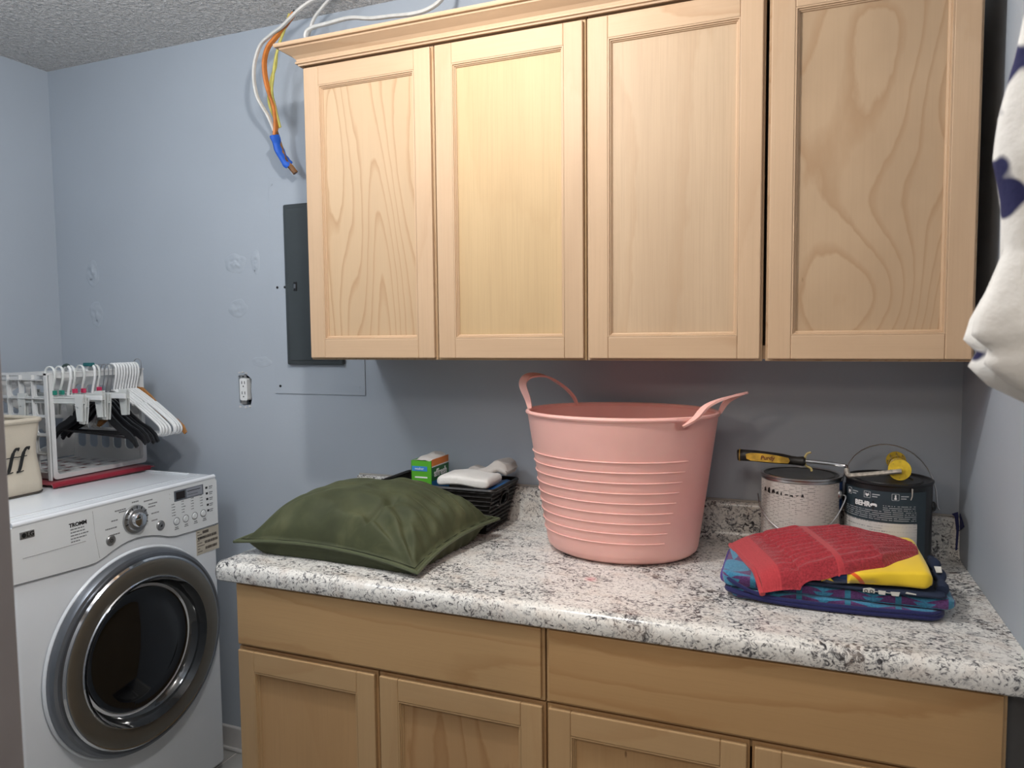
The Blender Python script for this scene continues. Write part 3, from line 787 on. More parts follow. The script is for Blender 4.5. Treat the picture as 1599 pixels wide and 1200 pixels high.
for i in range(6): x0 = CX0+.018+i*.0605; box(bm, (x0-.0015, CY0-.004+ez(x0), CZ0+.01), (x0+.0015, CY0+.008+ez(x0), CZ1-.006))
for j in range(6): z0 = CZ0+.022+j*.0585; box(bm, (CX0+.01, CY0-.003+.01, z0-.0015), (CX1-.025, CY0+.012, z0+.0015)); box(bm, (CX0+.15, CY0-.003, z0-.0015), (CX1-.025, CY0+.010, z0+.0015))
obj('outer_rib', bm, crate_pl, side)
hs = []
for i in range(5):
    x0 = CX0+.022+i*.0575
    hs.append(rrect(x0, CZ0+.045, x0+.040, CZ0+.140, .014)); hs.append(rrect(x0, CZ0+.185, x0+.036, CZ0+.275, .014))
far = obj('side_panel', plate([(CX0, CZ0), (CX1-.02, CZ0), (CX1-.02, CZ1), (CX0, CZ1)], hs, side_map(-1, CY1-.006), .0035), crate_pl, t)
obj('inner_band', B((CX0, CY1-.030, CZ0+.148), (CX1-.015, CY1-.008, CZ0+.172), .003), crate_pl, far)
# base of the crate now stands at the back, with cut-outs
cy, cz = (CY0+CY1)/2, (CZ0+CZ1)/2
hs = []
def ang(a0, a1, r0, r1):
    return [(cy+r0*math.cos(a0), cz+r0*math.sin(a0)), (cy+r1*math.cos(a0), cz+r1*math.sin(a0)), (cy+r1*math.cos((a0+a1)/2), cz+r1*math.sin((a0+a1)/2)), (cy+r1*math.cos(a1), cz+r1*math.sin(a1)), (cy+r0*math.cos(a1), cz+r0*math.sin(a1))]
for k in range(8): a = k*PI/4+.17; hs.append(ang(a, a+PI/4-.30, .052, .118))
for sy in (-1, 1):
    for sz in (-1, 1):
        pass
hs.append([(cy+.02*math.cos(k*PI/5), cz+.02*math.sin(k*PI/5)) for k in range(10)])
obj('crate_bottom', plate([(CY0+.018, CZ0+.012), (CY1-.018, CZ0+.012), (CY1-.018, CZ1-.012), (CY0+.018, CZ1-.012)], hs, lambda u, v, q: (CX0+q, u, v), .0045), crate_pl, t)
hs = []
for i in range(6):
    for j in range(5):
        x0 = CX0+.02+i*.05; y0 = CY0+.026+j*.06+(.0 if i % 2 else .012)
        hs.append([(x0, y0), (x0+.034, y0+.006), (x0+.036, y0+.042), (x0+.002, y0+.036)])
obj('lower_panel', plate([(CX0, CY0+.01), (CX1-.02, CY0+.01), (CX1-.02, CY1-.01), (CX0, CY1-.01)], hs, lambda u, v, q: (u, v, CZ0+ez(u)*.3+q), .0035), crate_pl, t)
hs = []
for i in range(4):
    for j in range(4):
        x0 = CX0+.03+i*.068; y0 = CY0+.03+j*.075; hs.append(rrect(x0, y0, x0+.05, y0+.055, .008, 2))
obj('upper_panel', plate([(CX0, CY0+.01), (CX1-.02, CY0+.01), (CX1-.02, CY1-.01), (CX0, CY1-.01)], hs, lambda u, v, q: (u, v, CZ1-.006-ez(u)*.3+q), .0035), crate_pl, t)

# ================================================================= HANGERS (all built at the origin of the rail, then copied)
RX, RZ = -.957, CZ1+.002     # the rail: top edge of the crate's rim
def hook_pts(r=.017, drop=.075, z0=0):
    """hook over the rail: opens to -x"""
    pts = []
    for k in range(11):
        a = math.radians(205-k*20.5)
        pts.append((r*math.cos(a), 0, r*math.sin(a)+z0-r+.019))
    pts.append((r*.95, 0, -.02)); pts.append((r*.35, 0, -drop*.72)); pts.append((0, 0, -drop))
    return pts
def white_hanger():
    t = thing('tube_hanger', '', 'hanger')
    obj('hook', T(catmull(hook_pts(), 3), .0038, 7), white_pl, t, True)
    P = [(0, 0, -.072), (.03, 0, -.084), (.08, 0, -.112), (.092, 0, -.121), (.098, 0, -.119), (.15, 0, -.152), (.19, 0, -.180), (.205, 0, -.196), (.205, 0, -.212), (.192, 0, -.221), (.16, 0, -.2215)]
    L = [(-x, y, z) for x, y, z in P[::-1]]
    full = catmull(L[:-1]+P, 4) + [Vector((.0, 0, -.2215))]
    obj('frame', T(full[:-1], .0042, 7), white_pl, t, True)
    obj('lower_bar', T([(-.165, 0, -.2215), (.165, 0, -.2215)], .0040, 7), white_pl, t, True)
    return t
def flat_hanger(name, m, hookm, th=.0055):
    t = thing(name, '', 'hanger')
    obj('hook', T(catmull(hook_pts(drop=.085), 3), .0017, 6), hookm, t, True)
    bm = bmesh.new()
    up_ = [(0, -.080), (.02, -.083), (.06, -.112), (.10, -.150), (.14, -.176), (.175, -.192), (.20, -.212), (.212, -.235)]
    lo = [(.204, -.242), (.190, -.228), (.165, -.212), (.13, -.198), (.09, -.176), (.055, -.142), (.02, -.116), (0, -.110)]
    R_ = up_+lo; pts = R_+[(-x, z) for x, z in R_[::-1][1:-1]]
    prism(bm, [(x, -th, z) for x, z in pts], (0, 2*th, 0))
    bmesh.ops.bevel(bm, geom=[e for e in bm.edges if abs(e.verts[0].co.y-e.verts[1].co.y) < 1e-6], offset=th*.45, segments=2, affect='EDGES')
    obj('shoulders', bm, m, t, True)
    return t
def black_hanger():
    t = flat_hanger('black_hanger', black_pl, wire_m)
    obj('lower_bar', T([(-.165, 0, -.212), (.165, 0, -.212)], .0035, 6), black_pl, t, True)
    return t
def clip_hanger(tabcol):
    t = thing('clip_hanger', '', 'hanger')
    obj('hook', T(catmull(hook_pts(r=.019, drop=.075), 3), .0042, 6, flat=.6), clear_pl, t, True)
    obj('size_tab', B((.006, -.005, -.070), (.020, .005, -.056), .001), tabcol, t)
    bm = bmesh.new(); box(bm, (-.132, -.0025, -.094), (.132, .0025, -.076), .001)
    box(bm, (-.132, -.005, -.079), (.132, .005, -.075), .001); box(bm, (-.132, -.005, -.096), (.132, .005, -.092), .001)
    obj('bar', bm, clear_pl, t)
    for sx in (-1, 1):
        bm = bmesh.new()
        for sy in (-1, 1):
            prism(bm, [(sx*.118-.017, sy*.002, -.066), (sx*.118+.017, sy*.002, -.066), (sx*.118+.014, sy*.004, -.100), (sx*.118+.0105, sy*.003, -.150), (sx*.118-.0105, sy*.003, -.150), (sx*.118-.014, sy*.004, -.100)], (0, sy*.004, 0))
        c = obj('clip', bm, clear_pl, t)
        obj('clip_spring', T([(sx*.118+.006*math.cos(a/2), .0085*math.sin(a/2+1), -.104+.004*math.sin(a/2)) for a in range(12)], .0014, 5), steel, c)
    return t
def copy_tree(o, parent=None):
    c = o.copy(); C.objects.link(c); c.parent = parent
    for ch in list(o.children): copy_tree(ch, c)
    return c
def place(o, y, dx=0, yawdeg=0, dz=0, tilt=0):
    o.location = (RX+dx, y, RZ+dz); o.rotation_euler = (0, math.radians(tilt), math.radians(yawdeg))
wh0 = white_hanger()
ordw = ['first white tube hanger, nearest the black hangers', 'second white tube hanger counted from the black hangers', 'third white tube hanger counted from the black hangers',
        'fourth white tube hanger counted from the black hangers', 'fifth white tube hanger, in the middle of the white row', 'fourth white tube hanger counted from the wooden hanger',
        'third white tube hanger counted from the wooden hanger', 'second white tube hanger counted from the wooden hanger', 'white tube hanger right beside the wooden hanger']
for k in range(9):
    o = wh0 if k == 0 else copy_tree(wh0)
    place(o, -.196+k*.0112, 0, random.uniform(-1, 1), 0, random.uniform(-.6, .6)); o['label'] = ordw[k]; o['group'] = 'white tube hangers on the crate'
bk0 = black_hanger()
ordb = ['leftmost of the black plastic hangers on the crate', 'second from the left of the black plastic hangers', 'middle one of the black plastic hangers', 'fourth from the left of the black plastic hangers', 'black plastic hanger nearest the white hangers']
for k in range(5):
    o = bk0 if k == 0 else copy_tree(bk0)
    place(o, -.272+k*.0155, 0, (-3, 1, -1, 2, 1)[k], 0, (2, .5, -1, 1, 0)[k]); o['label'] = ordb[k]; o['group'] = 'black hangers on the crate'
wd = flat_hanger('wooden_hanger', plain('hanger_wood', (.42, .19, .055), .4, nscale=40, namp=.15), wire_m, .0065)
place(wd, -.094, 0, 1, .014); wd['label'] = 'brown wooden hanger at the wall end of the row'
tabs = [plain('green_tab', (.01, .22, .16), .4), plain('pink_tab', (.55, .03, .10), .4)]
ordc = ['clear clip hanger with green tab, nearest the canvas bin', 'clear clip hanger with green tab, second from the canvas bin', 'clear clip hanger with pink tab, left one of two',
        'clear clip hanger with pink tab, right one of two', 'clear clip hanger nearest the black hangers, big white clip']
cg = clip_hanger(tabs[0]); cpk = clip_hanger(tabs[1])
for k, y in enumerate((-.418, -.392, -.350, -.318, -.262)):
    o = (cg, None, cpk, None, None)[k] or copy_tree(cg if k < 2 else cpk)
    place(o, y, (0, .006, .0, .004, 0)[k], (4, -3, 2, -2, 3)[k], 0, (0, 5, -3, 2, -2)[k]); o['label'] = ordc[k]; o['group'] = 'clear clip hangers on the crate'
wt = thing('tube_hanger', 'white hanger with dark green hook cover among the clear clip hangers', 'hanger', (RX, -.362, RZ))
obj('hook', T([(RX+p[0], -.362, RZ+p[2]) for p in catmull(hook_pts(), 3)], .0045, 7), white_pl, wt, True)
obj('hook_cover', T([(RX+p[0]*1.05, -.362, RZ+p[2]+.002) for p in catmull(hook_pts(), 3)[9:22]], .0058, 7), plain('dark_green_foam', (.04, .07, .065), .8), wt, True)
obj('bar', B((RX-.15, -.365, RZ-.088), (RX+.15, -.359, RZ-.074), .001), white_pl, wt)
wt2 = thing('tube_hanger', 'white hanger with teal hook tip just left of the black hangers', 'hanger', (RX, -.276, RZ))
obj('hook', T([(RX+p[0], -.276, RZ+p[2]) for p in catmull(hook_pts(), 3)], .0042, 7), white_pl, wt2, True)
obj('hook_cover', B((RX-.022, -.289, RZ+.014), (RX+.012, -.270, RZ+.026), .002), plain('teal_tab', (.01, .12, .13), .5), wt2)
obj('bar', B((RX-.15, -.279, RZ-.090), (RX+.15, -.273, RZ-.074), .001), white_pl, wt2)

# ================================================================= CANVAS BIN
t = thing('canvas_bin', 'beige canvas storage bin with black italic letters on the dryer', 'bin', (-1.05, -.62, .986))
BX0, BX1, BY0, BY1 = -1.19, -.892, -.80, -.492
def ringpts(k, z):
    n = 48; out = []
    for (x, y) in rrect(BX0, BY0, BX1, BY1, .035, 11):
        cx, cy_ = (BX0+BX1)/2, (BY0+BY1)/2
        w_ = noise.noise(Vector((x*7, y*7, z*6)))*.006*(1 if z > 1.0 else .2)
        sag = -.006*math.exp(-((z-1.11)/.06)**2) if (x > BX1-.05 and y > BY1-.05) else 0
        out.append((cx+(x-cx)*k+w_+sag*.5, cy_+(y-cy_)*k+w_*.6+sag, z))
    return out
bm = bmesh.new()
zs = [.984, .992, 1.02, 1.05, 1.08, 1.11, 1.14, 1.17, 1.19, 1.208]
ks = [.97, 1, 1, 1, .995, .99, .99, 1.0, 1.005, 1.01]
Rg = [[bm.verts.new(p) for p in ringpts(k, z)] for k, z in zip(ks, zs)]
In = [[bm.verts.new(p) for p in ringpts(k-.025, z+.001)] for k, z in zip(ks[::-1], zs[::-1]) if z > 1.0]
Rg += In; n = len(Rg[0])
for a, b in zip(Rg, Rg[1:]):
    for k in range(n): bm.faces.new((a[k], a[(k+1) % n], b[(k+1) % n], b[k]))
bm.faces.new(Rg[0][::-1]); bm.faces.new(Rg[-1])
bmesh.ops.recalc_face_normals(bm, faces=bm.faces)
obj('bag', bm, canvas, t, True)
obj('top_hem', T(ringpts(1.008, 1.205), .0075, 8, True), canvas, t, True)
obj('bottom_seam', T(ringpts(1.0, .988), .002, 5, True), plain('dark_thread', (.05, .04, .035), .8), t)
def ff_bm(y0):
    bm = bmesh.new(); h = .062; z0 = 1.062
    X = BX1+.003
    stem = catmull([(X, y0-.012, z0-.004), (X, y0-.006, z0), (X, y0-.001, z0+.012), (X, y0+.006, z0+.038), (X, y0+.012, z0+.054), (X, y0+.020, z0+.064), (X, y0+.029, z0+.062)], 5)
    rr = [.0034]*6+[.0052]*14+[.0040]*8+[.0055]*20
    tube(bm, stem, rr[:len(stem)], 8)
    tube(bm, [(X, y0-.011, z0+.040), (X, y0+.020, z0+.041)], .0016, 6)
    tube(bm, [(X, y0-.014, z0-.005), (X, y0+.008, z0-.002)], .0016, 6)
    for v in bm.verts: v.co.x = X+(v.co.x-X)*.2
    return bm
for y0 in (-.602, -.571): obj('lettering', ff_bm(y0), black_matte, t, True)

# ================================================================= TUB
TC = Vector((.812, -.222, 0)); ZB, ZR = CT+.001, 1.250
t = thing('laundry_tub', 'large coral pink flexible tub with two loop handles on the counter', 'tub', (TC.x, TC.y, ZB))
def tubR(z):
    k = (z-ZB)/(ZR-ZB)
    rx = .187+(.237-.187)*k; ry = .150+(.196-.150)*k
    if k < .06: q = (1-k/.06); rx -= .022*q*q; ry -= .022*q*q
    return rx, ry
def tub_shift(z): 
    k = (z-ZB)/(ZR-ZB); return Vector((.0, .012*(1-k), 0))
def tubp(a, z, off=0):
    rx, ry = tubR(z); s = tub_shift(z); flat_ = 1-.0*max(0, math.sin(a))
    return Vector((TC.x+s.x+(rx+off)*math.cos(a), TC.y+s.y+(ry+off)*math.sin(a)*flat_, z))
bm = bmesh.new(); N = 96
zz = [ZB, ZB+.003, ZB+.008, ZB+.015, ZB+.025]+[ZB+.025+(ZR-ZB-.025)*k/20 for k in range(1, 21)]
Rg = [[bm.verts.new(tubp(2*PI*k/N, z)) for k in range(N)] for z in zz]
Rg += [[bm.verts.new(tubp(2*PI*k/N, z, -.004)) for k in range(N)] for z in [q for q in zz[::-1] if q > ZB+.01]]
for a, b in zip(Rg, Rg[1:]):
    for k in range(N): bm.faces.new((a[k], a[(k+1) % N], b[(k+1) % N], b[k]))
bm.faces.new(Rg[0][::-1]); bm.faces.new(Rg[-1])
bmesh.ops.recalc_face_normals(bm, faces=bm.faces)
obj('bucket', bm, pinkp, t, True)
obj('rim', T([tubp(2*PI*k/N, ZR, -.001) for k in range(N)], .0055, 8, True), pinkp, t, True)
for k in range(9):
    z = 1.152-k*.0245
    a0, a1 = PI*.99, PI*1.80-k*.028
    obj('rib', T([tubp(a0+(a1-a0)*q/40, z-.0, .0012) for q in range(41)], .0017, 6), pinkp, t, True)
obj('foot_ring', T([tubp(2*PI*k/64, ZB+.0035, -.03) for k in range(64)], .0045, 6, True), black_pl, t, True)
def strap(pts, w, name='handle'):
    """band: centre line with width vector that stays horizontal-ish"""
    P = catmull(pts, 6); bm = bmesh.new(); sec = []
    for i, p in enumerate(P):
        tdir = (P[min(i+1, len(P)-1)]-P[max(i-1, 0)]).normalized()
        ctr = Vector((TC.x, TC.y, p.z)); out = (p-ctr); out.z = 0; out.normalize()
        k = i/(len(P)-1); ww = w*(.30+.70*math.sin(PI*k)**.7)
        # width direction: outward-up, normal to the line
        d = (out*.9+Vector((0, 0, .25*math.sin(PI*k)))); d = (d-tdir*d.dot(tdir)).normalized()
        n_ = tdir.cross(d).normalized()*.0025
        sec.append([bm.verts.new(p+d*ww/2+n_), bm.verts.new(p-d*ww/2+n_), bm.verts.new(p-d*ww/2-n_), bm.verts.new(p+d*ww/2-n_)])
    for a, b in zip(sec, sec[1:]):
        for k in range(4): bm.faces.new((a[k], a[(k+1) % 4], b[(k+1) % 4], b[k]))
    bm.faces.new(sec[0][::-1]); bm.faces.new(sec[-1])
    bmesh.ops.recalc_face_normals(bm, faces=bm.faces)
    return obj(name, bm, pinkp, t, True)
strap([(.578, -.235, 1.245), (.570, -.232, 1.275), (.552, -.222, 1.315), (.562, -.200, 1.335), (.595, -.165, 1.333), (.630, -.125, 1.305), (.652, -.098, 1.275), (.660, -.085, 1.248)], .022)
h = strap([(.985, -.358, 1.235), (1.010, -.352, 1.252), (1.035, -.345, 1.280), (1.070, -.325, 1.297), (1.108, -.285, 1.305), (1.098, -.240, 1.300), (1.066, -.205, 1.280), (1.047, -.185, 1.248)], .021)
a_ = math.atan2(-(.356-.222)/.196, (.982-.812)/.237)
bm = bmesh.new(); G_ = []
for i in range(7):
    G_.append([bm.verts.new(tubp(a_-.075+i*.025, z, .0035)) for z in (ZR+.003, ZR-.022)])
for i in range(6): bm.faces.new((G_[i][0], G_[i][1], G_[i+1][1], G_[i+1][0]))
bmesh.ops.solidify(bm, geom=bm.faces[:], thickness=.003)
obj('handle_tab', bm, pinkp, h)

# ================================================================= PILLOW
PA, PB, PC_, PD = Vector((-.093, -.583, .930)), Vector((.437, -.595, .9125)), Vector((.482, -.225, .950)), Vector((-.05, -.19, .945))
t = thing('throw_pillow', 'olive green velvet throw pillow with flanged edge on the counter', 'pillow', (.2, -.4, CT))
def pil(s, q):
    """s,q in -1..1"""
    a, b = (s+1)/2, (q+1)/2
    # bowed-in edges
    def ed(x): return 1-x*x
    p = PA*(1-a)*(1-b)+PB*a*(1-b)+PC_*a*b+PD*(1-a)*b
    p = p+Vector((-.018*s*ed(q)*abs(s)**3, -.022*q*ed(s)*abs(q)**3, 0))
    p.z += .016*ed(s)*abs(q)+.010*ed(q)*abs(s)
    return p
FL = .92
def pz(s, q):
    u_, v_ = min(1, abs(s)/FL), min(1, abs(q)/FL)
    return ((1-u_**2.4)*(1-v_**2.4))**.52
N = 120
def crease(s, q):
    # folds running from the right edge and the front right corner
    r = 0
    d = 1-s
    r += .0085*math.exp(-d*2.6)*math.sin(q*30+3*s+1.5*noise.noise(Vector((s*2, q*2, 0))))
    for (cx, cy, ax, am, fr) in ((1, -1, 2.0, .017, 8), (-1, -1, 2.4, .010, 6), (1, 1, 2.6, .009, 7)):
        dx, dy = s-cx, q-cy; rr = math.hypot(dx, dy); th = math.atan2(dy, dx)
        r += am*math.exp(-rr*ax*.6)*math.sin(th*fr*2+noise.noise(Vector((s*3, q*3, cx)))*2)*min(1, rr*5)
    d2 = 1+q
    r += .007*math.exp(-d2*3.0)*math.sin(s*19+1.2+2*noise.noise(Vector((s*3, q*3, 7))))
    r += .005*noise.noise(Vector((s*2.2, q*2.2, 4)))+.0022*noise.noise(Vector((s*6, q*6, 9)))
    # deep dart near the front right
    x_ = s-.38-(q+.6)*.12
    if q < -.15: r -= .016*math.exp(-(x_/.035)**2)*min(1, (-.15-q)*3)
    return r
bm = bmesh.new(); Gt = []; Gb = []
for i in range(N+1):
    Gt.append([]); Gb.append([])
    for j in range(N+1):
        s, q = -1+2*i/N, -1+2*j/N
        p = pil(s, q); h = pz(s, q); e = max(abs(s), abs(q))
        th = .0028 if e < .995 else .0012
        cr = crease(s, q)*min(1, h*1.6+.12)
        ztop = p.z+th+h*.118+cr
        zbot = p.z-th-.07*min(1, h*1.9)**.8+crease(s+.3, q+.2)*.5*min(1, h*2)
        zbot = max(zbot, CT+.0012)
        inset = Vector((0, 0, 0))
        Gt[i].append(bm.verts.new((p.x, p.y, ztop)))
        Gb[i].append(bm.verts.new((p.x, p.y, min(zbot, ztop-.001))))
for i in range(N):
    for j in range(N):
        bm.faces.new((Gt[i][j], Gt[i+1][j], Gt[i+1][j+1], Gt[i][j+1]))
        bm.faces.new((Gb[i][j], Gb[i][j+1], Gb[i+1][j+1], Gb[i+1][j]))
for i in range(N):
    bm.faces.new((Gt[i][0], Gb[i][0], Gb[i+1][0], Gt[i+1][0])); bm.faces.new((Gt[i][N], Gt[i+1][N], Gb[i+1][N], Gb[i][N]))
    bm.faces.new((Gt[0][i], Gt[0][i+1], Gb[0][i+1], Gb[0][i])); bm.faces.new((Gt[N][i], Gb[N][i], Gb[N][i+1], Gt[N][i+1]))
bmesh.ops.recalc_face_normals(bm, faces=bm.faces)
obj('cover', bm, velv, t, 'full')
edge = [pil(-1+2*k/40, -1) for k in range(40)]+[pil(1, -1+2*k/40) for k in range(40)]+[pil(1-2*k/40, 1) for k in range(40)]+[pil(-1, 1-2*k/40) for k in range(40)]
obj('flange_edge', T(edge, .0042, 7, True, axis=(0, 0, 1)), velv2, t, True)
st2 = [pil(-.955+1.91*k/40, -.955) for k in range(40)]+[pil(.955, -.955+1.91*k/40) for k in range(40)]+[pil(.955-1.91*k/40, .955) for k in range(40)]+[pil(-.955, .955-1.91*k/40) for k in range(40)]
obj('stitch_line', T([p+Vector((0, 0, .0035)) for p in st2], .0009, 5, True), plain('dark_green_thread', (.02, .025, .012), .9), t)

# ================================================================= WOVEN BASKET AND CONTENTS
blackw = plain('black_woven_strip', (.018, .016, .015), .45, nscale=60, namp=.5)
t = thing('woven_basket', 'black woven basket behind the pillow against the backsplash', 'basket', (.28, -.13, CT))
KX0, KX1, KY0, KY1, KZ0, KZ1 = .10, .432, -.203, -.050, CT+.001, 1.022
def kr(k):   # k 0 bottom..1 top
    e = .0+.030*k
    return KX0-.0, KX1+e, KY0-.018*k, KY1+.018*k
def perim(k, n=60, off=0):
    x0, x1, y0, y1 = kr(k); x0 -= off; x1 += off; y0 -= off; y1 += off
    c = rrect(x0, y0, x1, y1, .012, 3); out = []
    for i in range(len(c)):
        a, b = Vector(c[i]), Vector(c[(i+1) % len(c)])
        m = max(1, int((b-a).length/.008))
        for q in range(m): out.append(a+(b-a)*q/m)
    return out
x0, x1, y0, y1 = kr(.5)
bm = bmesh.new()
def wall_quad(pts, hole_=None): pass
# inner shell: four thin walls and a floor; right wall has the hand slot
b0, b1 = kr(0), kr(1)
def shell(A, Bp, holes=()):
    # A,Bp: bottom/top corner pairs
    L = (Vector(A[1])-Vector(A[0])).length
    def fn(u, v, q):
        lo_ = Vector(A[0]).lerp(Vector(A[1]), u); hi_ = Vector(Bp[0]).lerp(Vector(Bp[1]), u)
        p = lo_.lerp(hi_, v); n_ = (Vector(A[1])-Vector(A[0])).cross(Vector(Bp[0])-Vector(A[0])).normalized()
        return p-n_*q
    return plate([(0, 0), (1, 0), (1, 1), (0, 1)], list(holes), fn, .003)
def cor(b, z): return [(b[0], b[2], z), (b[1], b[2], z), (b[1], b[3], z), (b[0], b[3], z)]
lo4, hi4 = cor(b0, KZ0), cor(b1, KZ1)
for k in range(4):
    hl = [rrect(.34, .56, .66, .84, .09)] if k == 1 else []
    obj('side_wall', shell((lo4[k], lo4[(k+1) % 4]), (hi4[k], hi4[(k+1) % 4]), hl), blackw, t)
obj('base', B((b0[0], b0[2], KZ0), (b0[1], b0[3], KZ0+.004)), blackw, t)
bm = bmesh.new()
rows = 10
for r in range(rows):
    k = (r+.5)/rows; z = KZ0+(KZ1-KZ0)*k; P = perim(k, off=.0015)
    pts = []
    for i, p in enumerate(P):
        if p.x > kr(k)[1]-.004 and -.155 < p.y < -.098 and .52 < k < .88: 
            if len(pts) > 1: tube(bm, pts, .0042, 5, flat=.5)
            pts = []; continue
        w_ = .0016*math.sin(i*PI/2+r*PI)
        x0, x1, y0, y1 = kr(k); n_ = Vector((p.x-(x0+x1)/2, (p.y-(y0+y1)/2)*2, 0)).normalized()
        pts.append(Vector((p.x, p.y, z))+n_*w_)
    if len(pts) > 1: tube(bm, pts+([pts[0]] if len(pts) == len(P) else []), .0042, 5, flat=.5)
obj('weave', bm, blackw, t, kind='stuff')
obj('basket_rim', T([Vector((p.x, p.y, KZ1)) for p in perim(1, off=.001)], .0055, 6, True), blackw, t, True)
obj('slot_rim', T([(kr(.7)[1]+.004+(z-.985)*.2, y, z) for y, z in [(-.155, .972), (-.158, .985), (-.150, .999), (-.127, 1.003), (-.104, .999), (-.097, .985), (-.100, .972), (-.127, .967)]], .003, 6, True), blackw, t, True)

t = thing('cleaner_box', 'open green cardboard box with blue and orange print, standing in the basket', 'box', (.22, -.13, CT+.006))
grn = plain('green_card', (.10, .42, .03), .45, namp=.05)
ax0, ax1, ay0, ay1, az0, az1 = .188, .254, -.176, -.068, CT+.0065, 1.0855
bm = bmesh.new()
box(bm, (ax0, ay0, az0), (ax1, ay0+.001, az1)); box(bm, (ax0, ay1-.001, az0), (ax1, ay1, az1)); box(bm, (ax0, ay0, az0), (ax0+.001, ay1, az1)); box(bm, (ax1-.001, ay0, az0), (ax1, ay1, az1)); box(bm, (ax0, ay0, az0), (ax1, ay1, az0+.001))
obj('carton', bm, grn, t)
obj('orange_band', B((ax1, ay0+.001, az1-.016), (ax1+.0006, ay1-.001, az1+.004)), plain('orange_print', (.75, .22, .04), .5), t)
obj('white_band', B((ax1, ay0+.001, az1-.019), (ax1+.0008, ay1-.001, az1-.0155)), white_pl, t)
obj('dark_band', B((ax1, ay0, az1-.075), (ax1+.0005, ay1, az1-.0195)), plain('dark_green_print', (.03, .16, .05), .5), t)
obj('blue_band', B((ax1, ay0, az1-.14), (ax1+.0007, ay1, az1-.058)), plain('blue_print', (.03, .17, .42), .5), t)
obj('lettering', text_bm('affresh', .030, (ax1+.001, ay0+.054, az1-.038), 'x', bold=.0006), white_pl, t)
lb = obj('blue_label', B((ax0+.003, ay0-.0008, az1-.030), (ax1-.014, ay0, az1-.016)), plain('label_blue', (.05, .25, .62), .5), t)
obj('lettering', text_bm('washer', .010, ((ax0+ax1)/2-.006, ay0-.0012, az1-.023), '-y'), white_pl, lb)
obj('white_stripe', B((ax0+.012, ay0-.0008, az1-.050), (ax1-.014, ay0, az1-.046)), white_pl, t)
bm = slab(12, 12, lambda s, q: (ax0+.004+s*(ax1-ax0-.006), ay0+.006+q*(ay1-ay0-.008), az1+.002+.012*math.sin(PI*s)*q+.006*noise.noise(Vector((s*3, q*3, 2)))), lambda s, q: .0016)
obj('paper_liner', bm, plain('inner_paper', (.55, .53, .50), .8), t, 'full')

terry = plain('white_terry', (.72, .71, .68), .95, bmp=1.0, bscale=420, namp=.08, sheen=.4)
terry2 = plain('grey_terry', (.50, .47, .44), .95, bmp=.8, bscale=420, namp=.08, sheen=.3)
bm = fold(.292, .450, -.225, -.115, 1.028, 1.058, .003, .45, 3, 50, 48, .014)
for v in bm.verts:
    v.co.z += .003*math.sin(v.co.x*40)
tag(obj('washcloth', bm, terry, None, 'full'), 'folded white terry washcloth in front, on the basket rim', 'cloth', 'washcloths on the basket')
bm = slab(30, 20, lambda s, q: (.325+.14*s, -.135+.085*q+.01*s, 1.055+.030*math.exp(-((s-.80)/.30)**2)+.008*noise.noise(Vector((s*4, q*4, 5)))), lambda s, q: .030)
tag(obj('washcloth', bm, terry2, None, 'full'), 'greyish bunched washcloth behind the folded white one on the basket', 'cloth', 'washcloths on the basket')
bm = slab(12, 10, lambda s, q: (.385+.068*s, -.195+.13*q, 1.0205+.008*s*q+.003*noise.noise(Vector((s*4, q*4, 1)))), lambda s, q: .012)
bp = thing('blue_package', 'blue wrapped package under the washcloths at the right end of the basket', 'package', (.42, -.13, 1.01))
obj('wrapper', bm, plain('blue_wrapper', (.04, .22, .62), .3, coat=.3), bp, 'full')
obj('orange_strip', B((.41, -.197, 1.0), (.448, -.1955, 1.016)), plain('orange_strip', (.7, .2, .08), .4), bp)

# ================================================================= PAINT CANS
def labelmat(name, paper, ink, sx, sy, thr):
    m, nt, b = mat(name)
    v = coords(nt, 'UV', scale=(sx, sy, 1))
    br = nt.nodes.new('ShaderNodeTexBrick'); nt.links.new(v, br.inputs['Vector'])
    br.inputs['Scale'].default_value = 1; br.inputs['Mortar Size'].default_value = .30; br.inputs['Brick Width'].default_value = 1.6; br.inputs['Row Height'].default_value = 1
    br.inputs['Color1'].default_value = (1, 1, 1, 1); br.inputs['Color2'].default_value = (.8, .8, .8, 1); br.inputs['Mortar'].default_value = (0, 0, 0, 1)
    n = nz(nt, coords(nt, 'UV', scale=(260, 110, 1)), 1, 2)
    n2 = nz(nt, coords(nt, 'UV', scale=(16, 16, 1)), 1, 2)
    f = mth(nt, 'MULTIPLY', br.outputs['Color'], ramp(nt, n, [(.42, g(0)), (.5, g(1))]))
    f = mth(nt, 'MULTIPLY', f, ramp(nt, n2, [(thr, g(.15)), (thr+.12, g(.8))]))
    nt.links.new(mixc(nt, f, paper, ink), b.inputs['Base Color']); b.inputs['Roughness'].default_value = .45
    return m
def can(cx, cy, body_mat, label, cat='can'):
    t = thing('paint_can', label, cat, (cx, cy, CT), 'paint cans')
    r, h = .091, .208; z = CT+.001
    obj('can_body', LA([(0, 0), (r-.002, 0), (r, .002), (r-.0015, .006), (r-.0015, h-.008), (r-.001, h-.004)], (cx, cy, z), 'z', 64), body_mat, t, True)
    obj('rim', LA([(r-.001, h-.006), (r+.0012, h-.003), (r+.001, h), (r-.002, h+.001), (r-.006, h-.001), (r-.007, h-.005)], (cx, cy, z), 'z', 64), steel if body_mat is steel else black_pl, t, True)
    return t, r, h, z
c1 = (1.2335, -.140); c2 = (1.4215, -.138)
t, r, h, z = can(*c1, steel, 'left paint can with pale printed label and wire handle hanging down')
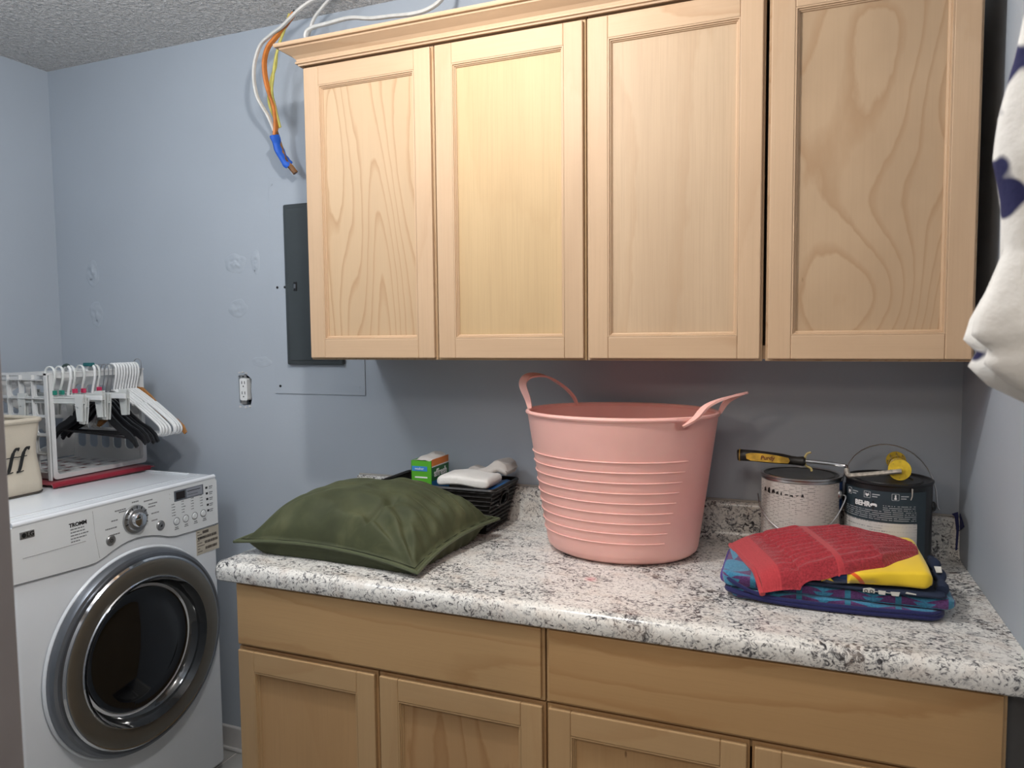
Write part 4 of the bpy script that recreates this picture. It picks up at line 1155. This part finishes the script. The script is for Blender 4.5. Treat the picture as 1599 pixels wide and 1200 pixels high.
obj('lid', LA([(r-.006, h-.003), (r-.009, h-.001), (r-.012, h-.004), (r-.016, h-.0045), (r-.018, h-.002), (0, h-.002)], (*c1, z), 'z', 64), plain('scuffed_metal_lid', (.10, .10, .095), .35, .8, nscale=18, namp=.4), t, True)
bm = LA([(r+.0004, .012), (r+.0004, h-.012)], (*c1, z), 'z', 60, a0=math.radians(195), a1=math.radians(335), uv=True)
lb = obj('paper_label', bm, labelmat('newsprint_label', (.56, .53, .49), (.16, .15, .14), 60, 230, .38), t, True)
obj('blue_label_edge', LA([(r+.0005, h-.075), (r+.0005, h-.012)], (*c1, z), 'z', 12, a0=math.radians(335), a1=math.radians(358)), plain('blue_label', (.02, .06, .18), .5), t, True)
def curved(bm_, c, r_, z_, adeg):
    """wrap flat text (built in x,z around 0 facing -y) on the cylinder"""
    a0 = math.radians(adeg)
    for v in bm_.verts:
        a = a0+v.co.x/r_; rr = r_-v.co.y
        v.co = Vector((c[0]+rr*math.cos(a), c[1]+rr*math.sin(a), z_+v.co.z))
    return bm_
bm = bmesh.new(); random.seed(5)
x = -.085
for k in range(9):
    w_ = random.uniform(.004, .011); hh = random.uniform(.005, .013)*(1 if k < 5 else .5)
    prism(bm, [(x, 0, 0), (x+w_, 0, random.uniform(-.002, .002)), (x+w_*.8, 0, hh), (x+w_*.2, 0, hh*.8)], (0, -.0005, 0)); x += w_+random.uniform(.002, .006)
obj('lettering', curved(bm, c1, r+.0008, z+h-.040, 262), black_matte, lb)
def ear(cx, cy, ang_, t, m=steel, zz=.168):
    a = math.radians(ang_); d = Vector((math.cos(a), math.sin(a), 0)); p = Vector((cx, cy, z+zz))+d*(r-.002)
    bm = bmesh.new(); bmesh.ops.create_uvsphere(bm, u_segments=16, v_segments=8, radius=.0105)
    for v in bm.verts: v.co = Vector((v.co.x*.8, v.co.y, v.co.z*1.15))
    bmesh.ops.rotate(bm, matrix=Matrix.Rotation(a, 3, 'Z'), verts=bm.verts); bmesh.ops.translate(bm, vec=p, verts=bm.verts)
    obj('ear', bm, m, t, True); return p+d*.010
e1, e2 = ear(*c1, 338, t), ear(*c1, 158, t)
e2 = Vector((c1[0]-r-.006, c1[1]-.0, z+.150))
mid = Vector((c1[0], c1[1]-r-.028, z+.080))
pts = [e1, e1+Vector((.004, -.010, -.006)), Vector((c1[0]+.075, c1[1]-r*.78, z+.122)), Vector((c1[0]+.04, c1[1]-r-.018, z+.092)), mid+Vector((-.005, 0, -.004)), Vector((c1[0]-.06, c1[1]-r*.9, z+.098)), Vector((c1[0]-.088, c1[1]-.045, z+.125)), e2]
obj('wire_handle', T(catmull(pts, 6), .0016, 6), steel, t, True)
# right can
navy = plain('dark_teal_label', (.028, .045, .058), .4, namp=.05)
t, r, h, z = can(*c2, black_pl, 'right paint can with dark teal and white label, wire handle standing up')
obj('lid', LA([(r-.006, h-.002), (r-.012, h-.005), (r-.020, h-.005), (r-.022, h-.002), (r-.040, h-.002), (r-.042, h-.004), (0, h-.004)], (*c2, z), 'z', 64), black_pl, t, True)
dl = obj('dark_label', LA([(r+.0004, .010), (r+.0004, h-.016)], (*c2, z), 'z', 60, a0=math.radians(180), a1=math.radians(318)), navy, t, True)
wl = obj('white_label', LA([(r+.0009, .012), (r+.0009, .122)], (*c2, z), 'z', 60, a0=math.radians(182), a1=math.radians(303), uv=True), labelmat('ruled_label', (.62, .60, .58), (.15, .16, .18), 9, 170, .40), dl, True)
fm = plain('fine_text', (.45, .48, .50), .5)
fine = bmesh.new()
for k in range(8):
    zz_ = z+.128+k*.0045
    a0, a1 = (186, 302) if k < 5 else (258, 300)
    n_ = int((a1-a0)/1.5); random.seed(k)
    for q in range(n_):
        if random.random() < .2: continue
        aa = math.radians(a0+q*1.5); ab = aa+math.radians(1.15)
        vs = [Vector((c2[0]+(r+.0011)*math.cos(x_), c2[1]+(r+.0011)*math.sin(x_), y_)) for x_, y_ in ((aa, zz_), (ab, zz_), (ab, zz_+.0016), (aa, zz_+.0016))]
        fine.faces.new([fine.verts.new(v) for v in vs])
obj('small_print', fine, fm, dl)
bm = text_bm('BEHR', .0155, (0, 0, 0), '-y', bold=.0006)
lgo = obj('logo_plate', curved(B((-.0255, -.0003, -.013), (.0215, 0, .010)), c2, r+.001, z+.158, 233), black_pl, dl)
obj('lettering', curved(bm, c2, r+.0016, z+.159, 230), white_pl, lgo)
obj('bear_mark', curved(PR([(.018, 0, .001), (.022, 0, .004), (.030, 0, .004), (.033, 0, .002), (.033, 0, -.003), (.030, 0, -.003), (.029, 0, -.001), (.023, 0, -.001), (.022, 0, -.003), (.020, 0, -.003)], (0, -.0004, 0)), c2, r+.0016, z+.159, 230), white_pl, lgo)
for k, adeg in enumerate((206, 237, 273)):
    bm = plate(rrect(-.0075, -.0075, .0075, .0075, .001, 1), [rrect(-.0066, -.0066, .0066, .0066, .0008, 1)], lambda u, v, q: (u, -q, v), .0004)
    ic = obj('label_icon', curved(bm, c2, r+.001, z+.181, adeg), fm, dl)
    if k == 0: P = [(.004*math.cos(q*PI/3), 0, .004*math.sin(q*PI/3)-.001) for q in range(6)]
    elif k == 1: P = [(-.005, 0, .0), (0, 0, -.005), (.005, 0, 0), (.003, 0, .002), (.005, 0, .005), (0, 0, .001), (-.004, 0, .004), (-.003, 0, .001)]
    else: P = [(-.0015, 0, .005), (.0015, 0, .005), (.0015, 0, -.001), (.003, 0, -.004), (0, 0, -.006), (-.003, 0, -.004), (-.0015, 0, -.001)]
    obj('icon_mark', curved(PR(P, (0, -.0004, 0)), c2, r+.0012, z+.181, adeg), white_pl, ic)
    bm = bmesh.new()
    for q in range(2): box(bm, (.011, -.0003, .001-q*.005), (.011+.016-q*.005, 0, .003-q*.005))
    obj('small_print', curved(bm, c2, r+.001, z+.181, adeg), fm, ic)
obj('paint_drip', curved(PR([(-.001, 0, .014), (.002, 0, .013), (.0012, 0, -.004), (-.002, 0, -.012), (-.003, 0, -.011), (-.0004, 0, -.003)], (0, -.0012, 0)), c2, r+.001, z+.187, 294), plain('grey_paint_drip', (.5, .47, .42), .4), t)
e1, e2 = ear(*c2, 350, t, black_pl, .150), ear(*c2, 170, t, black_pl, .150)
a = e1; b_ = e2; pts = []
for k in range(17):
    q = k/16; ang_ = PI*q
    c_ = (a+b_)/2; R_ = (a-b_)/2
    p = c_+R_*math.cos(ang_)+Vector((0, .045, .128))*math.sin(ang_)**.8
    pts.append(p)
obj('wire_handle', T([a+Vector((.004, 0, -.006))]+pts+[b_], .0015, 6), steel, t, True)

# ================================================================= PAINT ROLLER FRAME
t = thing('paint_roller', 'paint roller frame with black and yellow handle lying across both paint cans', 'roller', (1.26, -.14, 1.12))
hy = -.150
H = [(1.088, 1.143, .0155), (1.094, 1.1435, .0170), (1.106, 1.1435, .0165), (1.13, 1.143, .0165), (1.16, 1.141, .0160), (1.19, 1.139, .0150), (1.21, 1.137, .0125), (1.225, 1.136, .0120), (1.238, 1.136, .0135), (1.243, 1.136, .0100)]
hd = obj('grip', T([(x, hy, z_) for x, z_, _ in H], [q for *_, q in H], 16, flat=.85), plain('grip_black', (.018, .016, .014), .5, nscale=50, namp=.4), t, True)
yl = plain('worn_yellow', (.55, .33, .04), .5, nscale=60, namp=.35)
bm = bmesh.new()
ov = [(1.108, 1.149), (1.12, 1.1525), (1.15, 1.152), (1.18, 1.149), (1.205, 1.1445), (1.2085, 1.138), (1.205, 1.1315), (1.18, 1.1315), (1.15, 1.1325), (1.12, 1.134), (1.110, 1.138)]
prism(bm, [(x, hy-.0145, z_) for x, z_ in ov], (0, -.003, 0))
obj('yellow_inlay', bm, yl, hd)
obj('lettering', text_bm('Purdy', .0135, (1.158, hy-.018, 1.142), '-y', bold=.0003, shear=.15), plain('dark_red_print', (.16, .04, .02), .6), hd)
obj('end_band', T([(1.0925, hy, 1.1435), (1.0945, hy, 1.1435)], .0180, 16, flat=.87), yl, hd, True)
gd = bmesh.new()
tube(gd, catmull([(1.255, hy-.002, 1.158), (1.247, hy, 1.155), (1.2425, hy, 1.147), (1.242, hy, 1.136), (1.244, hy, 1.126), (1.255, hy, 1.120), (1.257, hy, 1.113)], 4), .0028, 6)
obj('finger_guard', gd, plain('pale_yellow_plastic', (.50, .40, .16), .5), hd, True)
roughm = plain('painted_rod', (.48, .45, .40), .45, .5, nscale=120, namp=.35, bmp=.6, bscale=160)
obj('rod', T(catmull([(1.243, hy, 1.1365), (1.29, hy+.005, 1.133), (1.325, hy+.008, 1.129), (1.334, hy, 1.1265), (1.3345, hy-.012, 1.117), (1.339, hy-.020, 1.1115)], 5), .0042, 8), steel, t, True)
obj('painted_rod', T(catmull([(1.332, hy-.006, 1.123), (1.335, hy-.018, 1.1125), (1.345, hy-.024, 1.113), (1.39, hy-.032, 1.121), (1.432, hy-.040, 1.130), (1.441, hy-.041, 1.1315)], 5), .0056, 8), roughm, t, True)
capc = Vector((1.4385, -.183, 1.1325)); back = Vector((1.4445, -.060, 1.1345))
ax_ = (back-capc).normalized()
yb = plain('yellow_plastic_cap', (.78, .55, .04), .45, nscale=60, namp=.15)
def disc(c, rr, th, nm, m, par):
    return obj(nm, T([c, c+ax_*th], rr, 28), m, par, True)
cp_ = disc(capc, .0235, .004, 'end_cap', yb, t)
obj('hub', T([capc-ax_*.004, capc], .009, 16), yb, cp_, True)
disc(back-ax_*.004, .0215, .004, 'end_cap', yb, t)
bm = bmesh.new()
for k in range(8):
    a = 2*PI*k/8; s_ = ax_.orthogonal().normalized(); q_ = ax_.cross(s_)
    o_ = (s_*math.cos(a)+q_*math.sin(a))*.0185
    tube(bm, [capc+o_, back+o_], .0016, 5)
for f_ in (.3, .6): 
    c_ = capc.lerp(back, f_); tube(bm, [c_+(s_*math.cos(x_)+q_*math.sin(x_))*.0185 for x_ in [2*PI*i/20 for i in range(20)]], .0022, 5, True)
obj('cage', bm, plain('amber_plastic', (.50, .33, .05), .45), t, True)

# ================================================================= TOWELS
def uvm(name):
    m, nt, b = mat(name); b.inputs['Roughness'].default_value = .9
    b.inputs['Sheen Weight'].default_value = .25; b.inputs['Sheen Roughness'].default_value = .5
    tc = nt.nodes.new('ShaderNodeTexCoord'); sp = nt.nodes.new('ShaderNodeSeparateXYZ'); nt.links.new(tc.outputs['UV'], sp.inputs[0])
    return m, nt, b, tc.outputs['UV'], sp.outputs[0], sp.outputs[1]
def tri_towel():
    m, nt, b, uv, u_, v_ = uvm('triangle_print_terry')
    P = .088
    a = mth(nt, 'DIVIDE', u_, P); c = mth(nt, 'DIVIDE', v_, .062)
    fu = mth(nt, 'ABSOLUTE', mth(nt, 'SUBTRACT', mth(nt, 'FRACT', a), .5))
    fv = mth(nt, 'FRACT', c)
    row = mth(nt, 'FRACT', mth(nt, 'MULTIPLY', mth(nt, 'FLOOR', c), .5))
    # curved triangles: |u|*2 < v^0.7
    tr = mth(nt, 'LESS_THAN', mth(nt, 'MULTIPLY', fu, 2), mth(nt, 'POWER', fv, .75))
    sm = mth(nt, 'GREATER_THAN', fu, .44)
    blue = ramp(nt, nz(nt, coords(nt), 300, 2), [(.3, (.03, .19, .34)), (.7, (.06, .30, .48))])
    pur = ramp(nt, nz(nt, coords(nt), 300, 2), [(.3, (.08, .025, .11)), (.7, (.14, .045, .19))])
    c_ = mixc(nt, tr, pur, blue); c_ = mixc(nt, sm, c_, (.035, .21, .33))
    nt.links.new(c_, b.inputs['Base Color'])
    bump(nt, b, nz(nt, coords(nt), 500, 2), .9, .002)
    return m
navy_t = plain('navy_terry', (.015, .018, .10), .9, bmp=.9, bscale=450, sheen=.2)
trit = tri_towel()
t = thing('beach_towel', 'folded blue and purple triangle-patterned towel at the bottom of the stack', 'towel', (1.29, -.36, CT))
obj('lower_fold', fold(1.100, 1.482, -.478, -.242, CT+.001, CT+.023, .004, .28, 2, 70, 56, .02), trit, t, 'full')
bm = bmesh.new()
for k, (dy, z_, rr) in enumerate(((-.484, CT+.0075, .0060), (-.486, CT+.015, .0042), (-.480, CT+.005, .004))):
    tube(bm, catmull([(1.092, -.30, z_+.004+.018*(k == 1)), (1.093, -.42, z_+.006+.018*(k == 1)), (1.10, dy+.012, z_+.010+.014*(k == 1)), (1.16, dy, z_+.003), (1.25, dy-.004, z_), (1.34, dy-.002, z_), (1.42, dy+.002, z_+.002), (1.468, dy+.010, z_+.002), (1.485, dy+.05, z_+.003), (1.487, -.33, z_+.004)], 6), rr, 8)
obj('navy_hem', bm, navy_t, t, True)
bm = fold(1.083, 1.505, -.474, -.240, CT+.022, CT+.046, .005, .30, 8, 80, 56, .024)
for v in bm.verts:
    if v.co.x < 1.17: v.co.z += .012*(1.17-v.co.x)/.087*(1 if v.co.z > CT+.033 else 0)
obj('upper_fold', bm, trit, t, 'full')
obj('purple_edge', fold(1.076, 1.10, -.44, -.25, CT+.016, CT+.046, .003, .4, 6, 16, 40, .01), plain('purple_terry', (.10, .06, .28), .9, bmp=.9, bscale=450), t, 'full')
# navy cloth with little vehicles
nv = plain('navy_cotton', (.012, .022, .055), .8)
t = thing('navy_cloth', 'navy cloth with small white train print between the yellow and blue layers', 'cloth', (1.39, -.35, CT+.062))
obj('cloth_fold', fold(1.24, 1.488, -.478, -.242, CT+.0445, CT+.055, .0018, .35, 12, 50, 40, .012), nv, t, 'full')
obj('rolled_edge', T(catmull([(1.482, -.456, CT+.056), (1.488, -.40, CT+.062), (1.488, -.35, CT+.068), (1.486, -.30, CT+.072)], 6), [.010+.003*math.sin(k) for k in range(19)], 12), nv, t, True)
wp = plain('white_print', (.62, .62, .58), .8)
def pr_(pts, y=-.4885): 
    bm = bmesh.new(); prism(bm, [(x, y, z_) for x, z_ in pts], (0, -.0012, 0)); return bm
zb = CT+.0455
bm = bmesh.new()
def addp(pts, y=-.4805): prism(bm, [(x, y, z_) for x, z_ in pts], (0, -.0012, 0))
addp([(1.346, zb), (1.366, zb), (1.366, zb+.008), (1.358, zb+.010), (1.346, zb+.007)])
addp([(1.373, zb-.001), (1.384, zb-.001), (1.385, zb+.0065), (1.372, zb+.0065)])
addp([(1.395, zb-.001), (1.407, zb-.001), (1.409, zb+.007), (1.393, zb+.006)])
addp([(1.366, zb+.003), (1.373, zb+.003), (1.373, zb+.004), (1.366, zb+.004)]); addp([(1.385, zb+.003), (1.394, zb+.003), (1.394, zb+.004), (1.385, zb+.004)])
addp([(1.418, zb+.006), (1.436, zb+.005), (1.436, zb+.007), (1.420, zb+.009)])
obj('train_print', bm, wp, t)
bm = bmesh.new()
for x in (1.351, 1.3605): tube(bm, [(x+.0028*math.cos(k*PI/6), -.4822, zb+.003+.0028*math.sin(k*PI/6)) for k in range(12)], .0006, 4, True)
obj('wheel_print', bm, black_matte, t)
obj('patch_print', PR([(1.480, -.405, CT+.0745), (1.490, -.405, CT+.0755), (1.492, -.38, CT+.0795), (1.480, -.378, CT+.0785)], (0, 0, .0010)), wp, t)
# yellow shirt with print
def yellowm():
    m, nt, b, uv, u_, v_ = uvm('yellow_cotton_print')
    tc = nt.nodes.new('ShaderNodeTexCoord'); sp = nt.nodes.new('ShaderNodeSeparateXYZ'); nt.links.new(tc.outputs['Object'], sp.inputs[0])
    X = mth(nt, 'ADD', sp.outputs[0], 1.32); Y = mth(nt, 'ADD', sp.outputs[1], -.35); Z = mth(nt, 'ADD', sp.outputs[2], CT+.07)
    S = mth(nt, 'ADD', Z, mth(nt, 'MULTIPLY', mth(nt, 'ADD', Y, .47), .45))
    base = ramp(nt, nz(nt, coords(nt), 14, 2), [(.3, (.82, .56, .015)), (.7, (.90, .63, .03))])
    dx = mth(nt, 'SUBTRACT', X, 1.295); dz = mth(nt, 'SUBTRACT', S, .938)
    rr = mth(nt, 'SQRT', mth(nt, 'ADD', mth(nt, 'POWER', mth(nt, 'DIVIDE', dx, 1.25), 2), mth(nt, 'POWER', dz, 2)))
    ring = mth(nt, 'MULTIPLY', mth(nt, 'GREATER_THAN', rr, .040), mth(nt, 'LESS_THAN', rr, .0465))
    c = mixc(nt, ring, base, (.80, .12, .01))
    nb = mth(nt, 'MULTIPLY', mth(nt, 'LESS_THAN', X, 1.318), mth(nt, 'LESS_THAN', S, .970))
    nb = mth(nt, 'MULTIPLY', nb, mth(nt, 'LESS_THAN', Y, -.44))
    c = mixc(nt, nb, c, (.008, .035, .13))
    nt.links.new(c, b.inputs['Base Color']); b.inputs['Roughness'].default_value = .8
    return m
t = thing('yellow_shirt', 'folded bright yellow shirt with orange and navy print, under the red towel', 'shirt', (1.32, -.35, CT+.07))
bm = fold(1.195, 1.466, -.474, -.240, CT+.0557, CT+.100, .004, .26, 21, 70, 60, .018)
for v in bm.verts:
    k = (v.co.x-1.195)/.271
    if v.co.z > CT+.07: v.co.z -= .036*max(0, 1-k)**1.3+.004*math.exp(-((v.co.y+.46)/.03)**2)
    v.co.y += (.004*math.sin(k*9))
yo = obj('shirt_fold', bm, yellowm(), t, 'full')
star = []
for k in range(10):
    a = PI/2+k*PI/5+.2; rr = .013 if k % 2 == 0 else .0055
    star.append((1.280+rr*1.5*math.cos(a), -.4795, CT+.066+rr*math.sin(a)*.75))
obj('star_print', PR(star, (0, -.0006, 0)), plain('yellow_print', (.80, .55, .04), .8), yo)

# red towel: draped over the yellow shirt, hem hanging at the left
def redm(name, ribs):
    m, nt, b, uv, u_, v_ = uvm(name)
    n = nz(nt, coords(nt), 260, 3)
    if ribs: nt.links.new(ramp(nt, n, [(.3, (.24, .012, .02)), (.7, (.44, .03, .045))]), b.inputs['Base Color']); bump(nt, b, n, .9, .003)
    else:
        nt.links.new(ramp(nt, n, [(.3, (.42, .03, .04)), (.7, (.50, .045, .055))]), b.inputs['Base Color'])
        s = mth(nt, 'SINE', mth(nt, 'MULTIPLY', u_, 520)); bump(nt, b, s, .25, .0008)
    return m
def lerpk(x, K):
    for (a, va), (b, vb) in zip(K, K[1:]):
        if x <= b:
            k = (x-a)/(b-a); k = k*k*(3-2*k); return va+(vb-va)*k
    return K[-1][1]
def redtop(s, q):
    # s along the length (left hem to right end), q across (front to back)
    fx, fy = lerpk(s, [(0, 1.165), (.25, 1.235), (.5, 1.305), (.75, 1.385), (1, 1.452)]), lerpk(s, [(0, -.497), (.25, -.490), (.5, -.486), (.75, -.450), (1, -.380)])
    bx, by = lerpk(s, [(0, 1.085), (.25, 1.150), (.5, 1.230), (.75, 1.310), (1, 1.385)]), lerpk(s, [(0, -.272), (.25, -.250), (.5, -.248), (.75, -.248), (1, -.246)])
    x, y = fx+(bx-fx)*q, fy+(by-fy)*q
    x += .028*math.sin(PI*q)*max(0, (s-.7)/.3)**2
    zf = lerpk(s, [(0, .928), (.22, .945), (.36, .968), (.55, .981), (.75, .990), (1, .990)])
    zt = lerpk(s, [(0, .958), (.18, .980), (.5, 1.005), (.75, 1.014), (1, 1.002)])
    z_ = zf+(zt-zf)*(1-math.exp(-q*18))
    z_ += .006*max(0, s-.2)*math.sin(PI*q)
    if s > .13 and not (.47 < s < .56):
        amp = min(1, (s-.13)*14)*min(1, abs(s-.515)*14)
        ph = q*70+4.2*math.sin(s*5)+3.0*noise.noise(Vector((s*3, q*3, 0)))
        z_ += .0026*amp*math.sin(ph)+.0022*noise.noise(Vector((s*12, q*20, 3)))
    return Vector((x, y, z_))
t = thing('red_towel', 'ribbed dark red hand towel folded on top of the stack', 'towel', (1.27, -.37, CT+.09))
bm = slab(150, 130, redtop, lambda s, q: .014-.006*max(0, 1-s*4))
r0, r1 = redm('red_ribbed_terry', True), redm('red_flat_weave', False)
ul = bm.loops.layers.uv.verify()
for f in bm.faces:
    u_ = sum(l[ul].uv.x for l in f.loops)/len(f.loops)
    f.material_index = 1 if (u_ < .125 or .475 < u_ < .555) else 0
obj('towel_body', bm, [r0, r1], t, 'full')
obj('hem_fold', T(catmull([redtop(.004, q)+Vector((-.001, 0, -.007)) for q in (0, .2, .4, .6, .8, 1)], 5), .006, 8), r1, t, True)

# ================================================================= GARMENTS AT THE RIGHT
def garment_mat(name, inv=False):
    m, nt, b = mat(name); v = coords(nt)
    vo = nt.nodes.new('ShaderNodeTexVoronoi'); vo.inputs['Scale'].default_value = 12; vo.inputs['Randomness'].default_value = .9
    dv = nt.nodes.new('ShaderNodeVectorMath'); dv.operation = 'ADD'
    nn = nt.nodes.new('ShaderNodeTexNoise'); nn.inputs['Scale'].default_value = 14; nt.links.new(v, nn.inputs['Vector'])
    sc_ = nt.nodes.new('ShaderNodeVectorMath'); sc_.operation = 'SCALE'; nt.links.new(nn.outputs['Color'], sc_.inputs[0]); sc_.inputs['Scale'].default_value = .09
    nt.links.new(coords(nt, scale=(1, 1, .75)), dv.inputs[0]); nt.links.new(sc_.outputs[0], dv.inputs[1]); nt.links.new(dv.outputs[0], vo.inputs['Vector'])
    f = ramp(nt, vo.outputs['Distance'], [(.24, g(1)), (.28, g(0))])
    wcol, ncol = (.74, .74, .72), (.012, .014, .075)
    if inv: f = ramp(nt, vo.outputs['Distance'], [(.50, g(1)), (.56, g(0))])
    nt.links.new(mixc(nt, f, wcol, ncol), b.inputs['Base Color'])
    b.inputs['Roughness'].default_value = .9
    bump(nt, b, nz(nt, v, 60, 3), .5, .004); return m
def garment(name, label, cx, cy_, prof, m, folds, seed, hook_z):
    t = thing(name, label, 'garment', (cx, cy_, prof[-1][0]))
    bm = bmesh.new(); N = 120; R = []
    zs = []
    P = prof
    for a, b in zip(P, P[1:]):
        k = max(1, int(abs(a[0]-b[0])/.006)); zs += [(a[0]+(b[0]-a[0])*i/k, a[1]+(b[1]-a[1])*i/k, a[2]+(b[2]-a[2])*i/k) for i in range(k)]
    zs.append(P[-1])
    for (z_, rx, am) in zs:
        ring = []
        for k in range(N):
            a = 2*PI*k/N
            w_ = am*(math.sin(a*folds+seed+1.5*math.sin(z_*9))*.6+noise.noise(Vector((math.cos(a)*3+seed, math.sin(a)*3, z_*9)))*.9)
            r_ = rx+w_
            ring.append(bm.verts.new((cx+r_*math.cos(a), cy_+r_*.8*math.sin(a), z_+am*.8*noise.noise(Vector((math.cos(a)*4, math.sin(a)*4, seed+z_*5))))))
        R.append(ring)
    for a, b in zip(R, R[1:]):
        for k in range(N): bm.faces.new((a[k], a[(k+1) % N], b[(k+1) % N], b[k]))
    bm.faces.new(R[0]); bm.faces.new(R[-1][::-1])
    bmesh.ops.recalc_face_normals(bm, faces=bm.faces)
    obj('fabric', bm, m, t, 'full')
    return t
gx, gy = 1.478, -1.25
gt = garment('hanging_blouse', 'white blouse with navy print hanging at the right wall', gx, gy,
        [(1.95, .03, .004), (1.80, .065, .006), (1.70, .084, .007), (1.62, .095, .007), (1.585, .098, .007), (1.55, .092, .008), (1.51, .090, .009), (1.48, .098, .012), (1.455, .107, .015), (1.437, .109, .016), (1.425, .100, .012), (1.412, .103, .014), (1.395, .088, .012), (1.378, .060, .008), (1.37, .02, .002)],
        garment_mat('white_navy_print'), 9, 1.3, 2.0)
obj('hanger_hook', T(catmull([(gx, gy, 1.94), (gx, gy, 1.985), (gx+.02, gy, 2.01), (gx+.05, gy, 2.005), (gx+.06, gy, 1.985)], 5), .002, 6), steel, gt, True)
t = thing('clothes_rail', 'metal clothes rail on the right wall above the hanging garments', 'rail', (1.53, -1.25, 2.0))
obj('bar', T([(gx+.045, -1.44, 2.0), (gx+.045, -.98, 2.0)], .008, 12), steel, t, True)
for y in (-1.42, -1.0): obj('bracket', B((gx+.045, y-.006, 1.985), (XR, y+.006, 1.997), .001), steel, t)
gt2 = garment('hanging_dress', 'navy and white printed dress hanging low at the right wall', 1.520, -1.10,
        [(1.94, .02, .003), (1.85, .030, .003), (1.5, .036, .003), (1.3, .040, .003), (1.18, .044, .004), (1.12, .050, .005), (1.05, .058, .005), (.95, .060, .005), (.6, .062, .005), (.35, .062, .005), (.33, .02, .002)],
        garment_mat('navy_white_print', True), 7, 4.1, 2.0)
obj('hanger_hook', T(catmull([(1.520, -1.10, 1.93), (1.515, -1.10, 1.98), (1.508, -1.10, 2.0), (1.523, -1.10, 2.011), (1.536, -1.10, 1.998)], 5), .002, 6), steel, gt2, True)

# ================================================================= CEILING LAMP AND ADDED FILL FIXTURE (above the frame)
t = thing('ceiling_light', 'small ceiling light fixture above the middle of the room', 'lamp', (.55, -1.0, ZC))
obj('canopy', LA([(0, 0), (.06, 0), (.06, -.018), (.05, -.025), (0, -.025)], (.55, -1.0, ZC), 'z', 32), trimw, t, True)
obj('socket', LA([(0, -.02), (.018, -.02), (.02, -.12), (.0, -.12)], (.55, -1.0, ZC), 'z', 20), trimw, t, True)
t = thing('ceiling_light', 'added small fill light fixture above the floor in front of the dryer', 'lamp', (-.38, -1.18, ZC))  # fixture added to go with the fill light
obj('canopy', LA([(0, 0), (.06, 0), (.06, -.018), (.05, -.025), (0, -.025)], (-.38, -1.18, ZC), 'z', 32), trimw, t, True)
obj('socket', LA([(0, -.02), (.018, -.02), (.02, -.12), (.0, -.12)], (-.38, -1.18, ZC), 'z', 20), trimw, t, True)
